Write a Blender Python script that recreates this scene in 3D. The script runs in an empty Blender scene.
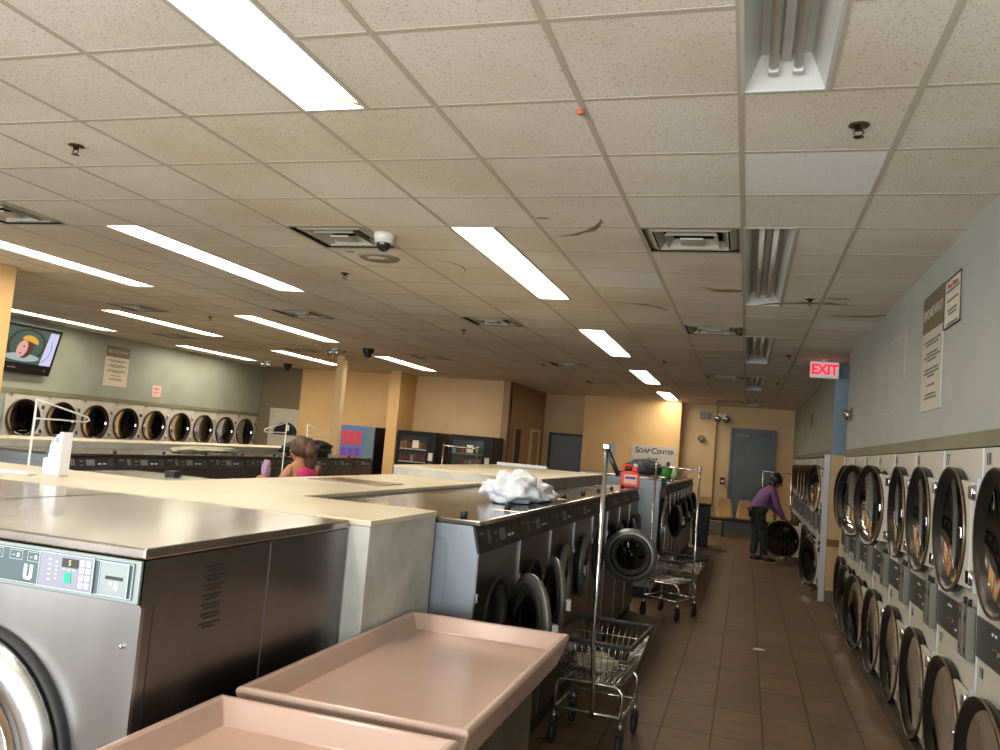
import bpy, bmesh, math, random
from mathutils import Vector, Matrix
random.seed(7)
PI = math.pi
col = bpy.context.scene.collection
H = 1.65
CEIL = 3.016
GX0, GY0, T = -0.0966, 3.07, 0.6096          # ceiling grid origin and module

# ------------------------------------------------------------------ materials
MATS = {}
def mat(name, color=(.5, .5, .5), rough=.5, metal=0.0, emit=None, es=0.0, spec=None, coat=0.0, alpha=None, trans=0.0):
    m = bpy.data.materials.new(name); m.use_nodes = True
    b = m.node_tree.nodes['Principled BSDF']
    b.inputs['Base Color'].default_value = (*color, 1)
    b.inputs['Roughness'].default_value = rough
    b.inputs['Metallic'].default_value = metal
    if spec is not None: b.inputs['Specular IOR Level'].default_value = spec
    if coat: b.inputs['Coat Weight'].default_value = coat; b.inputs['Coat Roughness'].default_value = .08
    if emit: b.inputs['Emission Color'].default_value = (*emit, 1); b.inputs['Emission Strength'].default_value = es
    if trans: b.inputs['Transmission Weight'].default_value = trans
    MATS[name] = m
    return m
def N(m, t, **kw):
    n = m.node_tree.nodes.new(t)
    for k, v in kw.items(): setattr(n, k, v)
    return n
def L(m, a, b): m.node_tree.links.new(a, b)
def BS(m): return m.node_tree.nodes['Principled BSDF']
def noisy(m, c1, c2, scale=4, detail=4, stretch=(1, 1, 1), lo=.35, hi=.65, rough=None, bump=0):
    tc = N(m, 'ShaderNodeTexCoord'); mp = N(m, 'ShaderNodeMapping'); mp.inputs['Scale'].default_value = stretch
    nz = N(m, 'ShaderNodeTexNoise'); nz.inputs['Scale'].default_value = scale; nz.inputs['Detail'].default_value = detail
    r = N(m, 'ShaderNodeValToRGB'); r.color_ramp.elements[0].position = lo; r.color_ramp.elements[1].position = hi
    r.color_ramp.elements[0].color = (*c1, 1); r.color_ramp.elements[1].color = (*c2, 1)
    L(m, tc.outputs['Object'], mp.inputs[0]); L(m, mp.outputs[0], nz.inputs['Vector']); L(m, nz.outputs[0], r.inputs[0]); L(m, r.outputs[0], BS(m).inputs['Base Color'])
    if rough:
        mr = N(m, 'ShaderNodeMapRange'); mr.inputs['To Min'].default_value = rough[0]; mr.inputs['To Max'].default_value = rough[1]
        L(m, nz.outputs[0], mr.inputs[0]); L(m, mr.outputs[0], BS(m).inputs['Roughness'])
    if bump:
        b = N(m, 'ShaderNodeBump'); b.inputs['Strength'].default_value = bump; b.inputs['Distance'].default_value = .01
        L(m, nz.outputs[0], b.inputs['Height']); L(m, b.outputs[0], BS(m).inputs['Normal'])
    return m
def lin(r, g, b):
    f = lambda c: ((c/255+.055)/1.055)**2.4 if c > 10 else c/255/12.92
    return (f(r), f(g), f(b))

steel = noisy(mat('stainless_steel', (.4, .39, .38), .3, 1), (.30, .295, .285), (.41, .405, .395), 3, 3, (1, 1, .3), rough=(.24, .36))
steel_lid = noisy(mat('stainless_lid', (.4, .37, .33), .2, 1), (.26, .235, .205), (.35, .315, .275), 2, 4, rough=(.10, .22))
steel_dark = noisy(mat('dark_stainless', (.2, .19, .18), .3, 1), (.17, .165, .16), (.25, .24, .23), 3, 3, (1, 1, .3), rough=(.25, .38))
steel_blue = mat('galvanised_side', lin(140, 146, 152), .42, .7)
chrome = mat('chrome', (.7, .7, .7), .14, 1)
chrome_dull = mat('chrome_wire', (.55, .54, .5), .25, 1)
ring_metal = mat('door_ring_dark', (.032, .028, .025), .3, .6)
ring_grey = mat('door_ring_grey', (.17, .17, .17), .35, .6)
ring_bright = noisy(mat('door_ring_bright', (.6, .6, .6), .25, 1), (.55, .56, .58), (.68, .68, .68), 3)
black_rubber = mat('black_rubber', (.015, .015, .015), .6)
black_gloss = mat('black_gloss', (.012, .012, .013), .2)
panel_black = mat('control_panel_black', (.014, .014, .014), .45, spec=.3)
panel_teal = mat('control_panel_teal', lin(74, 90, 92), .4)
panel_line = mat('panel_outline', lin(190, 200, 205), .4)
keypad = mat('keypad_lilac', lin(136, 136, 150), .4)
key_white = mat('key_white', lin(215, 220, 228), .4)
key_green = mat('key_green', lin(20, 180, 130), .4)
lcd = mat('lcd', lin(60, 60, 52), .2)
lcd_digit = mat('lcd_digit', lin(200, 190, 120), .4, emit=(1, .85, .3), es=.4)
slot_plate = mat('slot_plate', lin(140, 150, 146), .4, .3)
enamel = noisy(mat('white_enamel', lin(205, 200, 188), .4), lin(200, 194, 180), lin(212, 207, 196), 1.5)
enamel_cool = mat('white_enamel_hinge', lin(200, 203, 208), .3)
band_grey = mat('coin_band_grey', lin(78, 80, 74), .35, .3)
coinbox_grey = mat('coin_box_grey', lin(116, 114, 102), .45, .1)
num_black = mat('number_black', (.02, .02, .02), .5)
kick = noisy(mat('kickplate_brown', lin(70, 62, 52), .5), lin(55, 48, 40), lin(85, 76, 64), 6)
drum = mat('drum_interior', (.10, .10, .10), .6, .5)
mauve = noisy(mat('mauve_laminate', lin(196, 168, 156), .3), lin(170, 142, 128), lin(177, 149, 136), 2)
mauve.node_tree.nodes['Principled BSDF'].inputs['Roughness'].default_value = .2
cream_top = noisy(mat('cream_board', lin(226, 212, 180), .38), lin(196, 183, 156), lin(209, 197, 172), 2.2, 5)
painted_board = noisy(mat('painted_board_side', lin(196, 196, 188), .6), lin(168, 168, 160), lin(190, 191, 184), 5, 6, lo=.3, hi=.55)
plastic_white = mat('white_plastic', lin(225, 225, 228), .4)
white_wire = mat('white_coated_wire', lin(235, 232, 225), .4)
yellow_wall = noisy(mat('yellow_paint', lin(222, 182, 122), .55), lin(218, 176, 116), lin(226, 186, 126), 1.2)
cream_wall = noisy(mat('cream_paint', lin(214, 182, 134), .6), lin(208, 176, 128), lin(218, 186, 140), 1.2)
green_wall = noisy(mat('sage_paint', lin(158, 162, 146), .7), lin(150, 155, 140), lin(162, 167, 152), 1.5)
grey_wall = noisy(mat('grey_green_paint', lin(160, 164, 156), .7), lin(168, 172, 164), lin(180, 182, 174), 1.3, 5)
brown_wall = mat('brown_paint', lin(120, 108, 82), .7)
olive = noisy(mat('olive_trim', lin(128, 126, 100), .6), lin(118, 115, 88), lin(134, 132, 106), 2)
blue_wall = mat('blue_paint', lin(128, 146, 156), .6)
brown_band = mat('brown_band', lin(130, 92, 60), .6)
grey_base = mat('grey_base', lin(112, 110, 104), .6)
grey_door = noisy(mat('grey_door_paint', lin(82, 90, 94), .45), lin(76, 84, 88), lin(88, 95, 98), 2)
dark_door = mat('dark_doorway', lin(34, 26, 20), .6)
tan_door = mat('tan_door', lin(150, 118, 78), .5)
white_door = mat('white_door', lin(196, 190, 170), .5)
tbar = mat('grid_tbar', lin(186, 176, 156), .6)
fixture_white = mat('fixture_white', lin(196, 196, 188), .35)
tube_off = mat('tube_unlit', lin(206, 203, 190), .3)
lens_on = mat('lit_lens', (.9, .85, .7), .5, emit=(1, .90, .73), es=22)
tube_on = mat('lit_tube', (.9, .85, .7), .5, emit=(1, .85, .62), es=14)
vent_white = mat('vent_enamel', lin(176, 170, 152), .5)
vent_dark = mat('vent_throat', (.01, .009, .008), .9)
bronze = mat('sprinkler_bronze', (.12, .09, .06), .35, 1)
cam_white = mat('camera_white', lin(215, 212, 200), .4)
speaker_grey = mat('speaker_grille', lin(140, 132, 114), .6)
exit_red = mat('exit_red', (.8, .01, .02), .4, emit=(1, .01, .04), es=1.4)
exit_white = mat('exit_white', (.85, .8, .78), .4, emit=(1, .75, .7), es=.1)
paper = mat('paper', lin(222, 212, 190), .6)
paper_cool = mat('sign_pale', lin(196, 190, 176), .5)
paper_red = mat('print_red', lin(170, 60, 46), .6)
print_grey = mat('print_grey', lin(120, 112, 98), .6)
sign_olive = mat('sign_header', lin(112, 100, 74), .5)
pink_paper = mat('pink_paper', lin(226, 190, 172), .6)
skin = mat('skin', lin(170, 116, 84), .55)
skin_d = mat('skin_deep', lin(150, 98, 74), .55)
hair_brown = noisy(mat('hair_brown', (.12, .06, .03), .55), lin(44, 26, 16), lin(92, 58, 32), 30, 4, (1, 1, .2))
hair_black = mat('hair_black', (.012, .01, .01), .45)
magenta = mat('magenta_cloth', lin(176, 34, 92), .75)
purple = mat('purple_knit', lin(132, 92, 142), .8)
denim = noisy(mat('dark_denim', lin(44, 50, 52), .8), lin(34, 40, 42), lin(58, 66, 66), 12)
shoe_mat = mat('shoe_dark', (.03, .025, .02), .6)
shoe_sole = mat('shoe_pale', lin(180, 170, 150), .6)
lime = mat('lime_cloth', lin(150, 190, 50), .8)
cloth_dark = noisy(mat('dark_cloth', (.03, .03, .035), .9), (.015, .015, .018), (.05, .05, .055), 12, bump=.4)
cloth_mix = noisy(mat('laundry_mixed', (.3, .2, .2), .9), lin(90, 40, 44), lin(200, 180, 160), 7, lo=.45, hi=.6)
cloth_pale = noisy(mat('pale_cloth', (.6, .6, .5), .9), lin(170, 168, 140), lin(206, 202, 178), 9)
bag_white = mat('white_plastic_bag', lin(242, 243, 248), .45)
jug_red = mat('detergent_orange', lin(228, 58, 26), .35)
jug_label = mat('jug_label', lin(240, 190, 170), .5)
jug_blue = mat('jug_blue', lin(60, 70, 150), .5)
green_bag = mat('green_bag', lin(40, 124, 34), .5)
bag_pale = mat('bag_pale', lin(170, 190, 140), .4)
vend_black = mat('vending_black', (.008, .008, .009), .4, spec=.25)
vend_glass = mat('vending_glass', (.03, .035, .04), .08)
vend_lit = mat('vending_lit_panel', lin(70, 86, 120), .3, emit=(.35, .5, .9), es=.14)
vend_red = mat('vending_red', lin(170, 40, 50), .4, emit=(1, .1, .12), es=.22)
vend_purple = mat('vending_purple', lin(84, 50, 130), .4, emit=(.4, .15, .9), es=.15)
vend_pale = mat('vending_pale_side', lin(84, 104, 106), .4, emit=(.5, .8, .85), es=.06)
snack_tan = mat('snack_tan', lin(110, 76, 44), .5)
snack_red = mat('snack_red', lin(84, 34, 32), .5)
snack_green = mat('snack_green', lin(40, 52, 30), .5)
snack_white = mat('snack_white', lin(110, 110, 112), .5)
seat_tan = mat('seat_tan', lin(176, 136, 88), .4)
seat_dark = mat('seat_beam_dark', (.03, .025, .02), .5)
bin_black = mat('bin_black', (.01, .01, .011), .45)
tv_black = mat('tv_black', (.012, .012, .012), .25)
def em(name, c, s=.75): return mat(name, (.02, .02, .02), .3, emit=lin(*c), es=s)
tv_cols = dict(bg=em('tv_green', (70, 96, 84)), lav=em('tv_lavender', (205, 205, 240), 1), yel=em('tv_yellow', (225, 170, 40), 1),
               skin=em('tv_face', (225, 165, 155), 1), dark=em('tv_darkshape', (30, 40, 30)), pale=em('tv_pale', (165, 180, 178), 1), hair=em('tv_brown', (90, 45, 25)))

# pane: dark tinted glass that still shows the drum behind it
def glass_mat(name, tint, amt):
    m = bpy.data.materials.new(name); m.use_nodes = True; nt = m.node_tree; nt.nodes.clear()
    out = nt.nodes.new('ShaderNodeOutputMaterial'); mx = nt.nodes.new('ShaderNodeMixShader')
    tr = nt.nodes.new('ShaderNodeBsdfTransparent'); tr.inputs[0].default_value = (*tint, 1)
    gl = nt.nodes.new('ShaderNodeBsdfGlossy'); gl.inputs['Roughness'].default_value = .04; gl.inputs['Color'].default_value = (.9, .9, .9, 1)
    lw = nt.nodes.new('ShaderNodeLayerWeight'); lw.inputs['Blend'].default_value = amt
    nt.links.new(lw.outputs['Fresnel'], mx.inputs[0]); nt.links.new(tr.outputs[0], mx.inputs[1]); nt.links.new(gl.outputs[0], mx.inputs[2])
    nt.links.new(mx.outputs[0], out.inputs[0]); MATS[name] = m
    return m
dark_glass = glass_mat('door_glass', (.13, .135, .14), .16)
bronze_edge = mat('ring_edge_bronze', lin(150, 128, 104), .3, .9)

# ceiling tile: speckled, each tile slightly different, a few stained
def ceiling_mat():
    m = mat('acoustic_tile', (.6, .55, .46), .85)
    g = N(m, 'ShaderNodeNewGeometry'); mp = N(m, 'ShaderNodeMapping', vector_type='POINT')
    mp.inputs['Location'].default_value = (-GX0/T+.0, -GY0/T, 0); mp.inputs['Scale'].default_value = (1/T, 1/T, 0)
    L(m, g.outputs['Position'], mp.inputs[0])
    fl = N(m, 'ShaderNodeVectorMath', operation='FLOOR'); L(m, mp.outputs[0], fl.inputs[0])
    wn = N(m, 'ShaderNodeTexWhiteNoise'); L(m, fl.outputs[0], wn.inputs[0])
    r = N(m, 'ShaderNodeValToRGB'); cr = r.color_ramp
    cr.elements[0].color = (*lin(227, 220, 203), 1); cr.elements[1].color = (*lin(232, 226, 210), 1)
    cr.elements[0].position = 0; cr.elements[1].position = .93
    e = cr.elements.new(.96); e.color = (*lin(231, 225, 208), 1)
    L(m, wn.outputs['Value'], r.inputs[0])
    # speckle
    v = N(m, 'ShaderNodeTexNoise'); v.inputs['Scale'].default_value = 150; v.inputs['Detail'].default_value = 2
    L(m, g.outputs['Position'], v.inputs['Vector'])
    sp = N(m, 'ShaderNodeValToRGB'); sp.color_ramp.elements[0].position = .33; sp.color_ramp.elements[1].position = .40
    sp.color_ramp.elements[0].color = (.55, .52, .48, 1); sp.color_ramp.elements[1].color = (1, 1, 1, 1)
    L(m, v.outputs[0], sp.inputs[0])
    mx = N(m, 'ShaderNodeMix', data_type='RGBA', blend_type='MULTIPLY'); mx.inputs[0].default_value = 1
    L(m, r.outputs[0], mx.inputs['A']); L(m, sp.outputs[0], mx.inputs['B'])
    # broad grubbiness
    n2 = N(m, 'ShaderNodeTexNoise'); n2.inputs['Scale'].default_value = .9; n2.inputs['Detail'].default_value = 5
    L(m, g.outputs['Position'], n2.inputs['Vector'])
    r2 = N(m, 'ShaderNodeValToRGB'); r2.color_ramp.elements[0].position = .35; r2.color_ramp.elements[1].position = .6
    r2.color_ramp.elements[0].color = (.86, .82, .75, 1); r2.color_ramp.elements[1].color = (1, 1, 1, 1)
    L(m, n2.outputs[0], r2.inputs[0])
    mx2 = N(m, 'ShaderNodeMix', data_type='RGBA', blend_type='MULTIPLY'); mx2.inputs[0].default_value = 1
    L(m, mx.outputs['Result'], mx2.inputs['A']); L(m, r2.outputs[0], mx2.inputs['B'])
    L(m, mx2.outputs['Result'], BS(m).inputs['Base Color'])
    return m
acoustic = ceiling_mat()
new_tile = noisy(mat('replacement_tile', lin(238, 238, 240), .85), lin(226, 223, 217), lin(238, 235, 229), 60, 2)
stain = noisy(mat('water_stain', lin(120, 92, 60), .8), lin(126, 98, 66), lin(168, 144, 108), 14)

def floor_mat():
    m = mat('floor_tile', (.2, .14, .09), .45)
    g = N(m, 'ShaderNodeNewGeometry')
    br = N(m, 'ShaderNodeTexBrick'); br.offset = 0; br.squash = 1
    br.inputs['Scale'].default_value = 1; br.inputs['Mortar Size'].default_value = .006; br.inputs['Mortar Smooth'].default_value = .3
    br.inputs['Brick Width'].default_value = .6; br.inputs['Row Height'].default_value = .3
    br.inputs['Color1'].default_value = (*lin(126, 102, 74), 1); br.inputs['Color2'].default_value = (*lin(112, 91, 66), 1)
    br.inputs['Mortar'].default_value = (*lin(62, 42, 26), 1)
    sw = N(m, 'ShaderNodeSeparateXYZ'); cb = N(m, 'ShaderNodeCombineXYZ')
    L(m, g.outputs['Position'], sw.inputs[0])
    ax = N(m, 'ShaderNodeMath', operation='ADD'); ax.inputs[1].default_value = .11+3
    ay = N(m, 'ShaderNodeMath', operation='ADD'); ay.inputs[1].default_value = .04+6
    L(m, sw.outputs['X'], ax.inputs[0]); L(m, sw.outputs['Y'], ay.inputs[0])
    L(m, ay.outputs[0], cb.inputs['X']); L(m, ax.outputs[0], cb.inputs['Y']); L(m, cb.outputs[0], br.inputs['Vector'])
    n = N(m, 'ShaderNodeTexNoise'); n.inputs['Scale'].default_value = 5; n.inputs['Detail'].default_value = 6
    mp = N(m, 'ShaderNodeMapping'); mp.inputs['Scale'].default_value = (.8, 2.2, 1)
    L(m, g.outputs['Position'], mp.inputs[0]); L(m, mp.outputs[0], n.inputs['Vector'])
    r = N(m, 'ShaderNodeValToRGB'); r.color_ramp.elements[0].position = .3; r.color_ramp.elements[1].position = .7
    r.color_ramp.elements[0].color = (.60, .57, .53, 1); r.color_ramp.elements[1].color = (1.12, 1.1, 1.08, 1)
    L(m, n.outputs[0], r.inputs[0])
    mx = N(m, 'ShaderNodeMix', data_type='RGBA', blend_type='MULTIPLY'); mx.inputs[0].default_value = 1
    L(m, br.outputs['Color'], mx.inputs['A']); L(m, r.outputs[0], mx.inputs['B']); L(m, mx.outputs['Result'], BS(m).inputs['Base Color'])
    mr = N(m, 'ShaderNodeMapRange'); mr.inputs['To Min'].default_value = .38; mr.inputs['To Max'].default_value = .6
    L(m, n.outputs[0], mr.inputs[0]); L(m, mr.outputs[0], BS(m).inputs['Roughness'])
    return m
floor_m = floor_mat()

# ------------------------------------------------------------------ mesh builder
class MB:
    def __init__(s): s.bm = bmesh.new(); s.mats = []
    def mi(s, m):
        if m not in s.mats: s.mats.append(m)
        return s.mats.index(m)
    def face(s, pts, m):
        f = s.bm.faces.new([s.bm.verts.new(p) for p in pts]); f.material_index = s.mi(m); return f
    def box(s, x0, x1, y0, y1, z0, z1, m, M=None):
        c = [Vector((x, y, z)) for z in (z0, z1) for x, y in ((x0, y0), (x1, y0), (x1, y1), (x0, y1))]
        if M: c = [M @ p for p in c]
        v = [s.bm.verts.new(p) for p in c]; k = s.mi(m)
        for q in ((3, 2, 1, 0), (4, 5, 6, 7), (0, 1, 5, 4), (1, 2, 6, 5), (2, 3, 7, 6), (3, 0, 4, 7)):
            s.bm.faces.new([v[i] for i in q]).material_index = k
        return s
    def prism(s, poly, axis, a, b, m):
        def P(u, w, t): return {'x': (t, u, w), 'y': (u, t, w), 'z': (u, w, t)}[axis]
        k = s.mi(m); n = len(poly)
        A = [s.bm.verts.new(P(u, w, a)) for u, w in poly]; B = [s.bm.verts.new(P(u, w, b)) for u, w in poly]
        fs = [s.bm.faces.new(A), s.bm.faces.new(B[::-1])]
        for i in range(n): fs.append(s.bm.faces.new([A[i], B[i], B[(i+1) % n], A[(i+1) % n]]))
        for f in fs: f.material_index = k
        return s
    def lathe(s, prof, c, ax, m, n=32, smooth=True, close=False):
        """prof: (radius, height along ax)"""
        ax = Vector(ax).normalized(); c = Vector(c)
        u = ax.orthogonal().normalized(); w = ax.cross(u); k = s.mi(m); rings = []
        for r, h in prof:
            if r < 1e-6: rings.append([s.bm.verts.new(c+ax*h)])
            else: rings.append([s.bm.verts.new(c+ax*h+(u*math.cos(2*PI*i/n)+w*math.sin(2*PI*i/n))*r) for i in range(n)])
        pairs = list(zip(rings, rings[1:]))
        if close: pairs.append((rings[-1], rings[0]))
        for A, B in pairs:
            for i in range(n):
                j = (i+1) % n
                if len(A) == 1 and len(B) == 1: continue
                if len(A) == 1: q = [A[0], B[j], B[i]]
                elif len(B) == 1: q = [A[i], A[j], B[0]]
                else: q = [A[i], A[j], B[j], B[i]]
                f = s.bm.faces.new(q); f.material_index = k; f.smooth = smooth
        return s
    def cyl(s, p0, p1, r, m, n=12, r1=None):
        p0 = Vector(p0); p1 = Vector(p1); d = p1-p0; r1 = r if r1 is None else r1
        return s.lathe([(0, 0), (r, 0), (r1, d.length), (0, d.length)], p0, d, m, n)
    def tube(s, pts, r, m, n=8, closed=False):
        pts = [Vector(p) for p in pts]; k = s.mi(m); rings = []; N_ = len(pts); up = None
        for i, p in enumerate(pts):
            if closed: d = (pts[(i+1) % N_]-pts[i-1]).normalized()
            else: d = (pts[min(i+1, N_-1)]-pts[max(i-1, 0)]).normalized()
            if up is None: up = d.orthogonal().normalized()
            up = (up-d*up.dot(d))
            up = up.normalized() if up.length > 1e-5 else d.orthogonal().normalized()
            w = d.cross(up); rr = r[i] if isinstance(r, (list, tuple)) else r
            rings.append([s.bm.verts.new(p+(up*math.cos(2*PI*j/n)+w*math.sin(2*PI*j/n))*rr) for j in range(n)])
        for i in range(N_ if closed else N_-1):
            A, B = rings[i], rings[(i+1) % N_]
            for j in range(n):
                f = s.bm.faces.new([A[j], A[(j+1) % n], B[(j+1) % n], B[j]]); f.material_index = k; f.smooth = True
        if not closed:
            s.bm.faces.new(rings[0][::-1]).material_index = k; s.bm.faces.new(rings[-1]).material_index = k
        return s
    def blob(s, c, rad, m, seg=16, rings=10, noise=0, seed=0, M=None):
        k = s.mi(m); rnd = random.Random(seed); vs = []
        from mathutils import noise as nz
        c = Vector(c)
        for i in range(1, rings):
            th = PI*i/rings
            vs.append([Vector((math.sin(th)*math.cos(2*PI*j/seg), math.sin(th)*math.sin(2*PI*j/seg), math.cos(th))) for j in range(seg)])
        def f(d):
            q = 1+(nz.noise(d*2.3+Vector((seed, seed*.7, 3)))*noise+abs(nz.noise(d*5+Vector((seed, 1, 0))))*noise*.6 if noise else 0)
            p = Vector((d.x*rad[0], d.y*rad[1], d.z*rad[2]))*q
            if M: p = M @ p
            return s.bm.verts.new(c+p)
        R_ = [[f(d) for d in r] for r in vs]; t = f(Vector((0, 0, 1))); b = f(Vector((0, 0, -1)))
        fs = []
        for i in range(len(R_)-1):
            for j in range(seg): fs.append(s.bm.faces.new([R_[i][j], R_[i+1][j], R_[i+1][(j+1) % seg], R_[i][(j+1) % seg]]))
        for j in range(seg):
            fs.append(s.bm.faces.new([t, R_[0][j], R_[0][(j+1) % seg]])); fs.append(s.bm.faces.new([b, R_[-1][(j+1) % seg], R_[-1][j]]))
        for x in fs: x.material_index = k; x.smooth = True
        return s
    def plate(s, x0, x1, z0, z1, y, cx, cz, r, m, n=40):
        """front plate (plane y) with a round hole"""
        k = s.mi(m); an = [2*PI*i/n for i in range(n)]
        for X in (x0, x1):
            for Z in (z0, z1): an.append(math.atan2(Z-cz, X-cx) % (2*PI))
        an = sorted(set(round(a, 6) for a in an)); inn = []; out = []
        for a in an:
            c, q = math.cos(a), math.sin(a); t = 1e9
            if c > 1e-9: t = min(t, (x1-cx)/c)
            if c < -1e-9: t = min(t, (x0-cx)/c)
            if q > 1e-9: t = min(t, (z1-cz)/q)
            if q < -1e-9: t = min(t, (z0-cz)/q)
            inn.append(s.bm.verts.new((cx+r*c, y, cz+r*q))); out.append(s.bm.verts.new((cx+t*c, y, cz+t*q)))
        for i in range(len(an)):
            j = (i+1) % len(an)
            s.bm.faces.new([inn[i], out[i], out[j], inn[j]]).material_index = k
        return s
    def build(s, name, parent=None, bevel=0, loc=None, seg=2, fix=True):
        if fix: bmesh.ops.recalc_face_normals(s.bm, faces=s.bm.faces)
        me = bpy.data.meshes.new(name); s.bm.to_mesh(me); s.bm.free()
        for m in s.mats: me.materials.append(m)
        o = bpy.data.objects.new(name, me); col.objects.link(o)
        if parent: o.parent = parent
        if loc: o.location = loc
        if bevel:
            b = o.modifiers.new('bevel', 'BEVEL'); b.width = bevel; b.segments = seg; b.limit_method = 'ANGLE'; b.angle_limit = .7
        return o

def tag(o, label=None, cat=None, group=None, kind=None):
    if label: o['label'] = label
    if cat: o['category'] = cat
    if group: o['group'] = group
    if kind: o['kind'] = kind
    return o
def root(name, label, cat, loc=(0, 0, 0), rz=0, group=None):
    o = bpy.data.objects.new(name, None); o.empty_display_size = .2; col.objects.link(o)
    o.location = loc; o.rotation_euler = (0, 0, rz)
    return tag(o, label, cat, group)
def dup(o, parent=None, loc=None, rz=None, label=None, group=None):
    c = o.copy(); col.objects.link(c)
    if parent: c.parent = parent
    for ch in list(o.children): dup(ch, c)
    if loc: c.location = loc
    if rz is not None: c.rotation_euler = (0, 0, rz)
    if label: c['label'] = label
    if group: c['group'] = group
    return c
def struct(name, mb, bevel=0): 
    o = mb.build(name, bevel=bevel); o['kind'] = 'structure'; return o
def sbox(name, x0, x1, y0, y1, z0, z1, m):
    return struct(name, MB().box(x0, x1, y0, y1, z0, z1, m))
def text(name, s, size, m, parent, loc, rot, ext=.001, sx=1.0, spacing=1.0, bold=0):
    cu = bpy.data.curves.new(name, 'FONT'); cu.body = s; cu.size = size; cu.extrude = ext; cu.resolution_u = 2; cu.offset = bold
    cu.align_x = 'CENTER'; cu.align_y = 'CENTER'; cu.space_character = spacing
    t = bpy.data.objects.new(name, cu); col.objects.link(t)
    dg = bpy.context.evaluated_depsgraph_get(); me = bpy.data.meshes.new_from_object(t.evaluated_get(dg))
    bpy.data.objects.remove(t); me.materials.clear(); me.materials.append(m)
    o = bpy.data.objects.new(name, me); col.objects.link(o)
    o.parent = parent; o.location = loc; o.rotation_euler = rot; o.scale = (sx, 1, 1)
    return o
FRONT = (PI/2, 0, 0)      # lettering that faces local -Y

# ------------------------------------------------------------------ the room
struct('floor', MB().box(-12.2, 2.8, -3.2, 21.2, -.1, 0, floor_m))

fix_on, fix_off, vents = [], [], []
def gx(i): return GX0+T*i
def gy(j): return GY0+T*j
# fixtures: x0, first row j, (each 4 rows long, half a tile wide)
for j in (-4, 3, 10, 17, 24): fix_on.append((gx(-3), j))
for j in (-4, 3, 10, 17, 24): fix_off.append((gx(0), j))
for x, js in ((gx(-7.5), (3,)), (gx(-10.5), (3, 10, 17)), (gx(-14), (10, 17)), (gx(-17.5), (10, 17))):
    for j in js: fix_on.append((x, j))
for j in (-4,): fix_on.append((gx(-7.5), j))  # extra lit fixture out of view, added for the light it gives
vents = [(-1, 3), (-1, 9), (-1, 17), (-1, 26), (-5, 3), (-5, 9), (-5, 16), (-9, 2), (-9, 9), (-9, 16), (-13, 9), (-13, 16), (-16, 14), (-5, 21)]
FW = T/2
holes = [(x, gy(j), x+FW, gy(j+4)) for x, j in fix_on+fix_off]+[(gx(i), gy(j), gx(i+1), gy(j+1)) for i, j in vents]
ce = MB(); xs = [gx(i*.5) for i in range(-40, 9)]; ys = [gy(j) for j in range(-11, 31)]
for a in range(len(xs)-1):
    for b in range(len(ys)-1):
        cx, cy = (xs[a]+xs[a+1])/2, (ys[b]+ys[b+1])/2
        if any(h[0] < cx < h[2] and h[1] < cy < h[3] for h in holes): continue
        new = any(abs(cx-gx(i+.5)) < T/2 and abs(cy-gy(j+.5)) < T/2 for i, j in ((0, 1), (1, 8), (1, 13), (-2, 5)))
        ce.face([(xs[a], ys[b], CEIL), (xs[a], ys[b+1], CEIL), (xs[a+1], ys[b+1], CEIL), (xs[a+1], ys[b], CEIL)], new_tile if new else acoustic)
bmesh.ops.remove_doubles(ce.bm, verts=ce.bm.verts, dist=1e-4)
co = ce.build('ceiling', fix=False); co['kind'] = 'structure'
tb = MB(); bw = .012
def bar(x0, x1, y0, y1, dz=0.0): tb.box(x0, x1, y0, y1, CEIL-.0022+dz, CEIL+.001, tbar)
for i in range(-20, 5):
    x = gx(i); y = ys[0]
    cuts = sorted((h[1], h[3]) for h in holes if h[0]+.01 < x < h[2]-.01)
    for a, b in cuts+[(ys[-1], 0)]:
        bar(x-bw, x+bw, y, a); y = b
for j in range(-11, 31):
    y = gy(j); x = xs[0]
    cuts = sorted((h[0], h[2]) for h in holes if h[1]+.01 < y < h[3]-.01)
    for a, b in cuts+[(xs[-1], 0)]:
        bar(x, a, y-bw, y+bw, .0008); x = b
for h in holes[:len(fix_on)+len(fix_off)]:
    for x in (h[0], h[2]):
        if abs((x-GX0)/T-round((x-GX0)/T)) > .1: bar(x-bw, x+bw, h[1], h[3])
struct('trim_1', tb)
# water stains lying on the tiles (brown marks with their own outline)
st = MB()
def stain_arc(c, R0, a0, a1, w, seed):
    rnd = random.Random(seed); n = 14; A = []; B = []
    for i in range(n+1):
        a = a0+(a1-a0)*i/n; k = w*math.sin(PI*i/n)*(.6+rnd.random()*.6)+.002
        A.append((c[0]+R0*math.cos(a), c[1]+R0*math.sin(a), CEIL-.0015)); B.append((c[0]+(R0+k)*math.cos(a), c[1]+(R0+k)*math.sin(a), CEIL-.0015))
    for i in range(n): st.face([A[i], A[i+1], B[i+1], B[i]], stain)
stain_arc((-1.5, 4.55), .62, .25, 1.2, .05, 1); stain_arc((-1.3, 7.95), .55, -1.4, -.3, .06, 2)
stain_arc((.5, 8.1), .9, -2.2, -1.2, .09, 3); stain_arc((-.2, 6.4), .3, 1.1, 2.4, .08, 4); stain_arc((-2.6, 6.1), .35, -1, .6, .02, 5)
stain_arc((.75, 7.2), .5, .6, 1.9, .08, 6); stain_arc((-6.9, 8.2), .8, 2, 3, .04, 7); stain_arc((-9.0, 12.5), .8, 1, 2.2, .06, 8)
def blotch(c, a, b, seed):
    rnd = random.Random(seed); n = 18
    st.face([(c[0]+a*math.cos(2*PI*i/n)*(.7+rnd.random()*.5), c[1]+b*math.sin(2*PI*i/n)*(.7+rnd.random()*.5), CEIL-.0012) for i in range(n)][::-1], stain)
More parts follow.
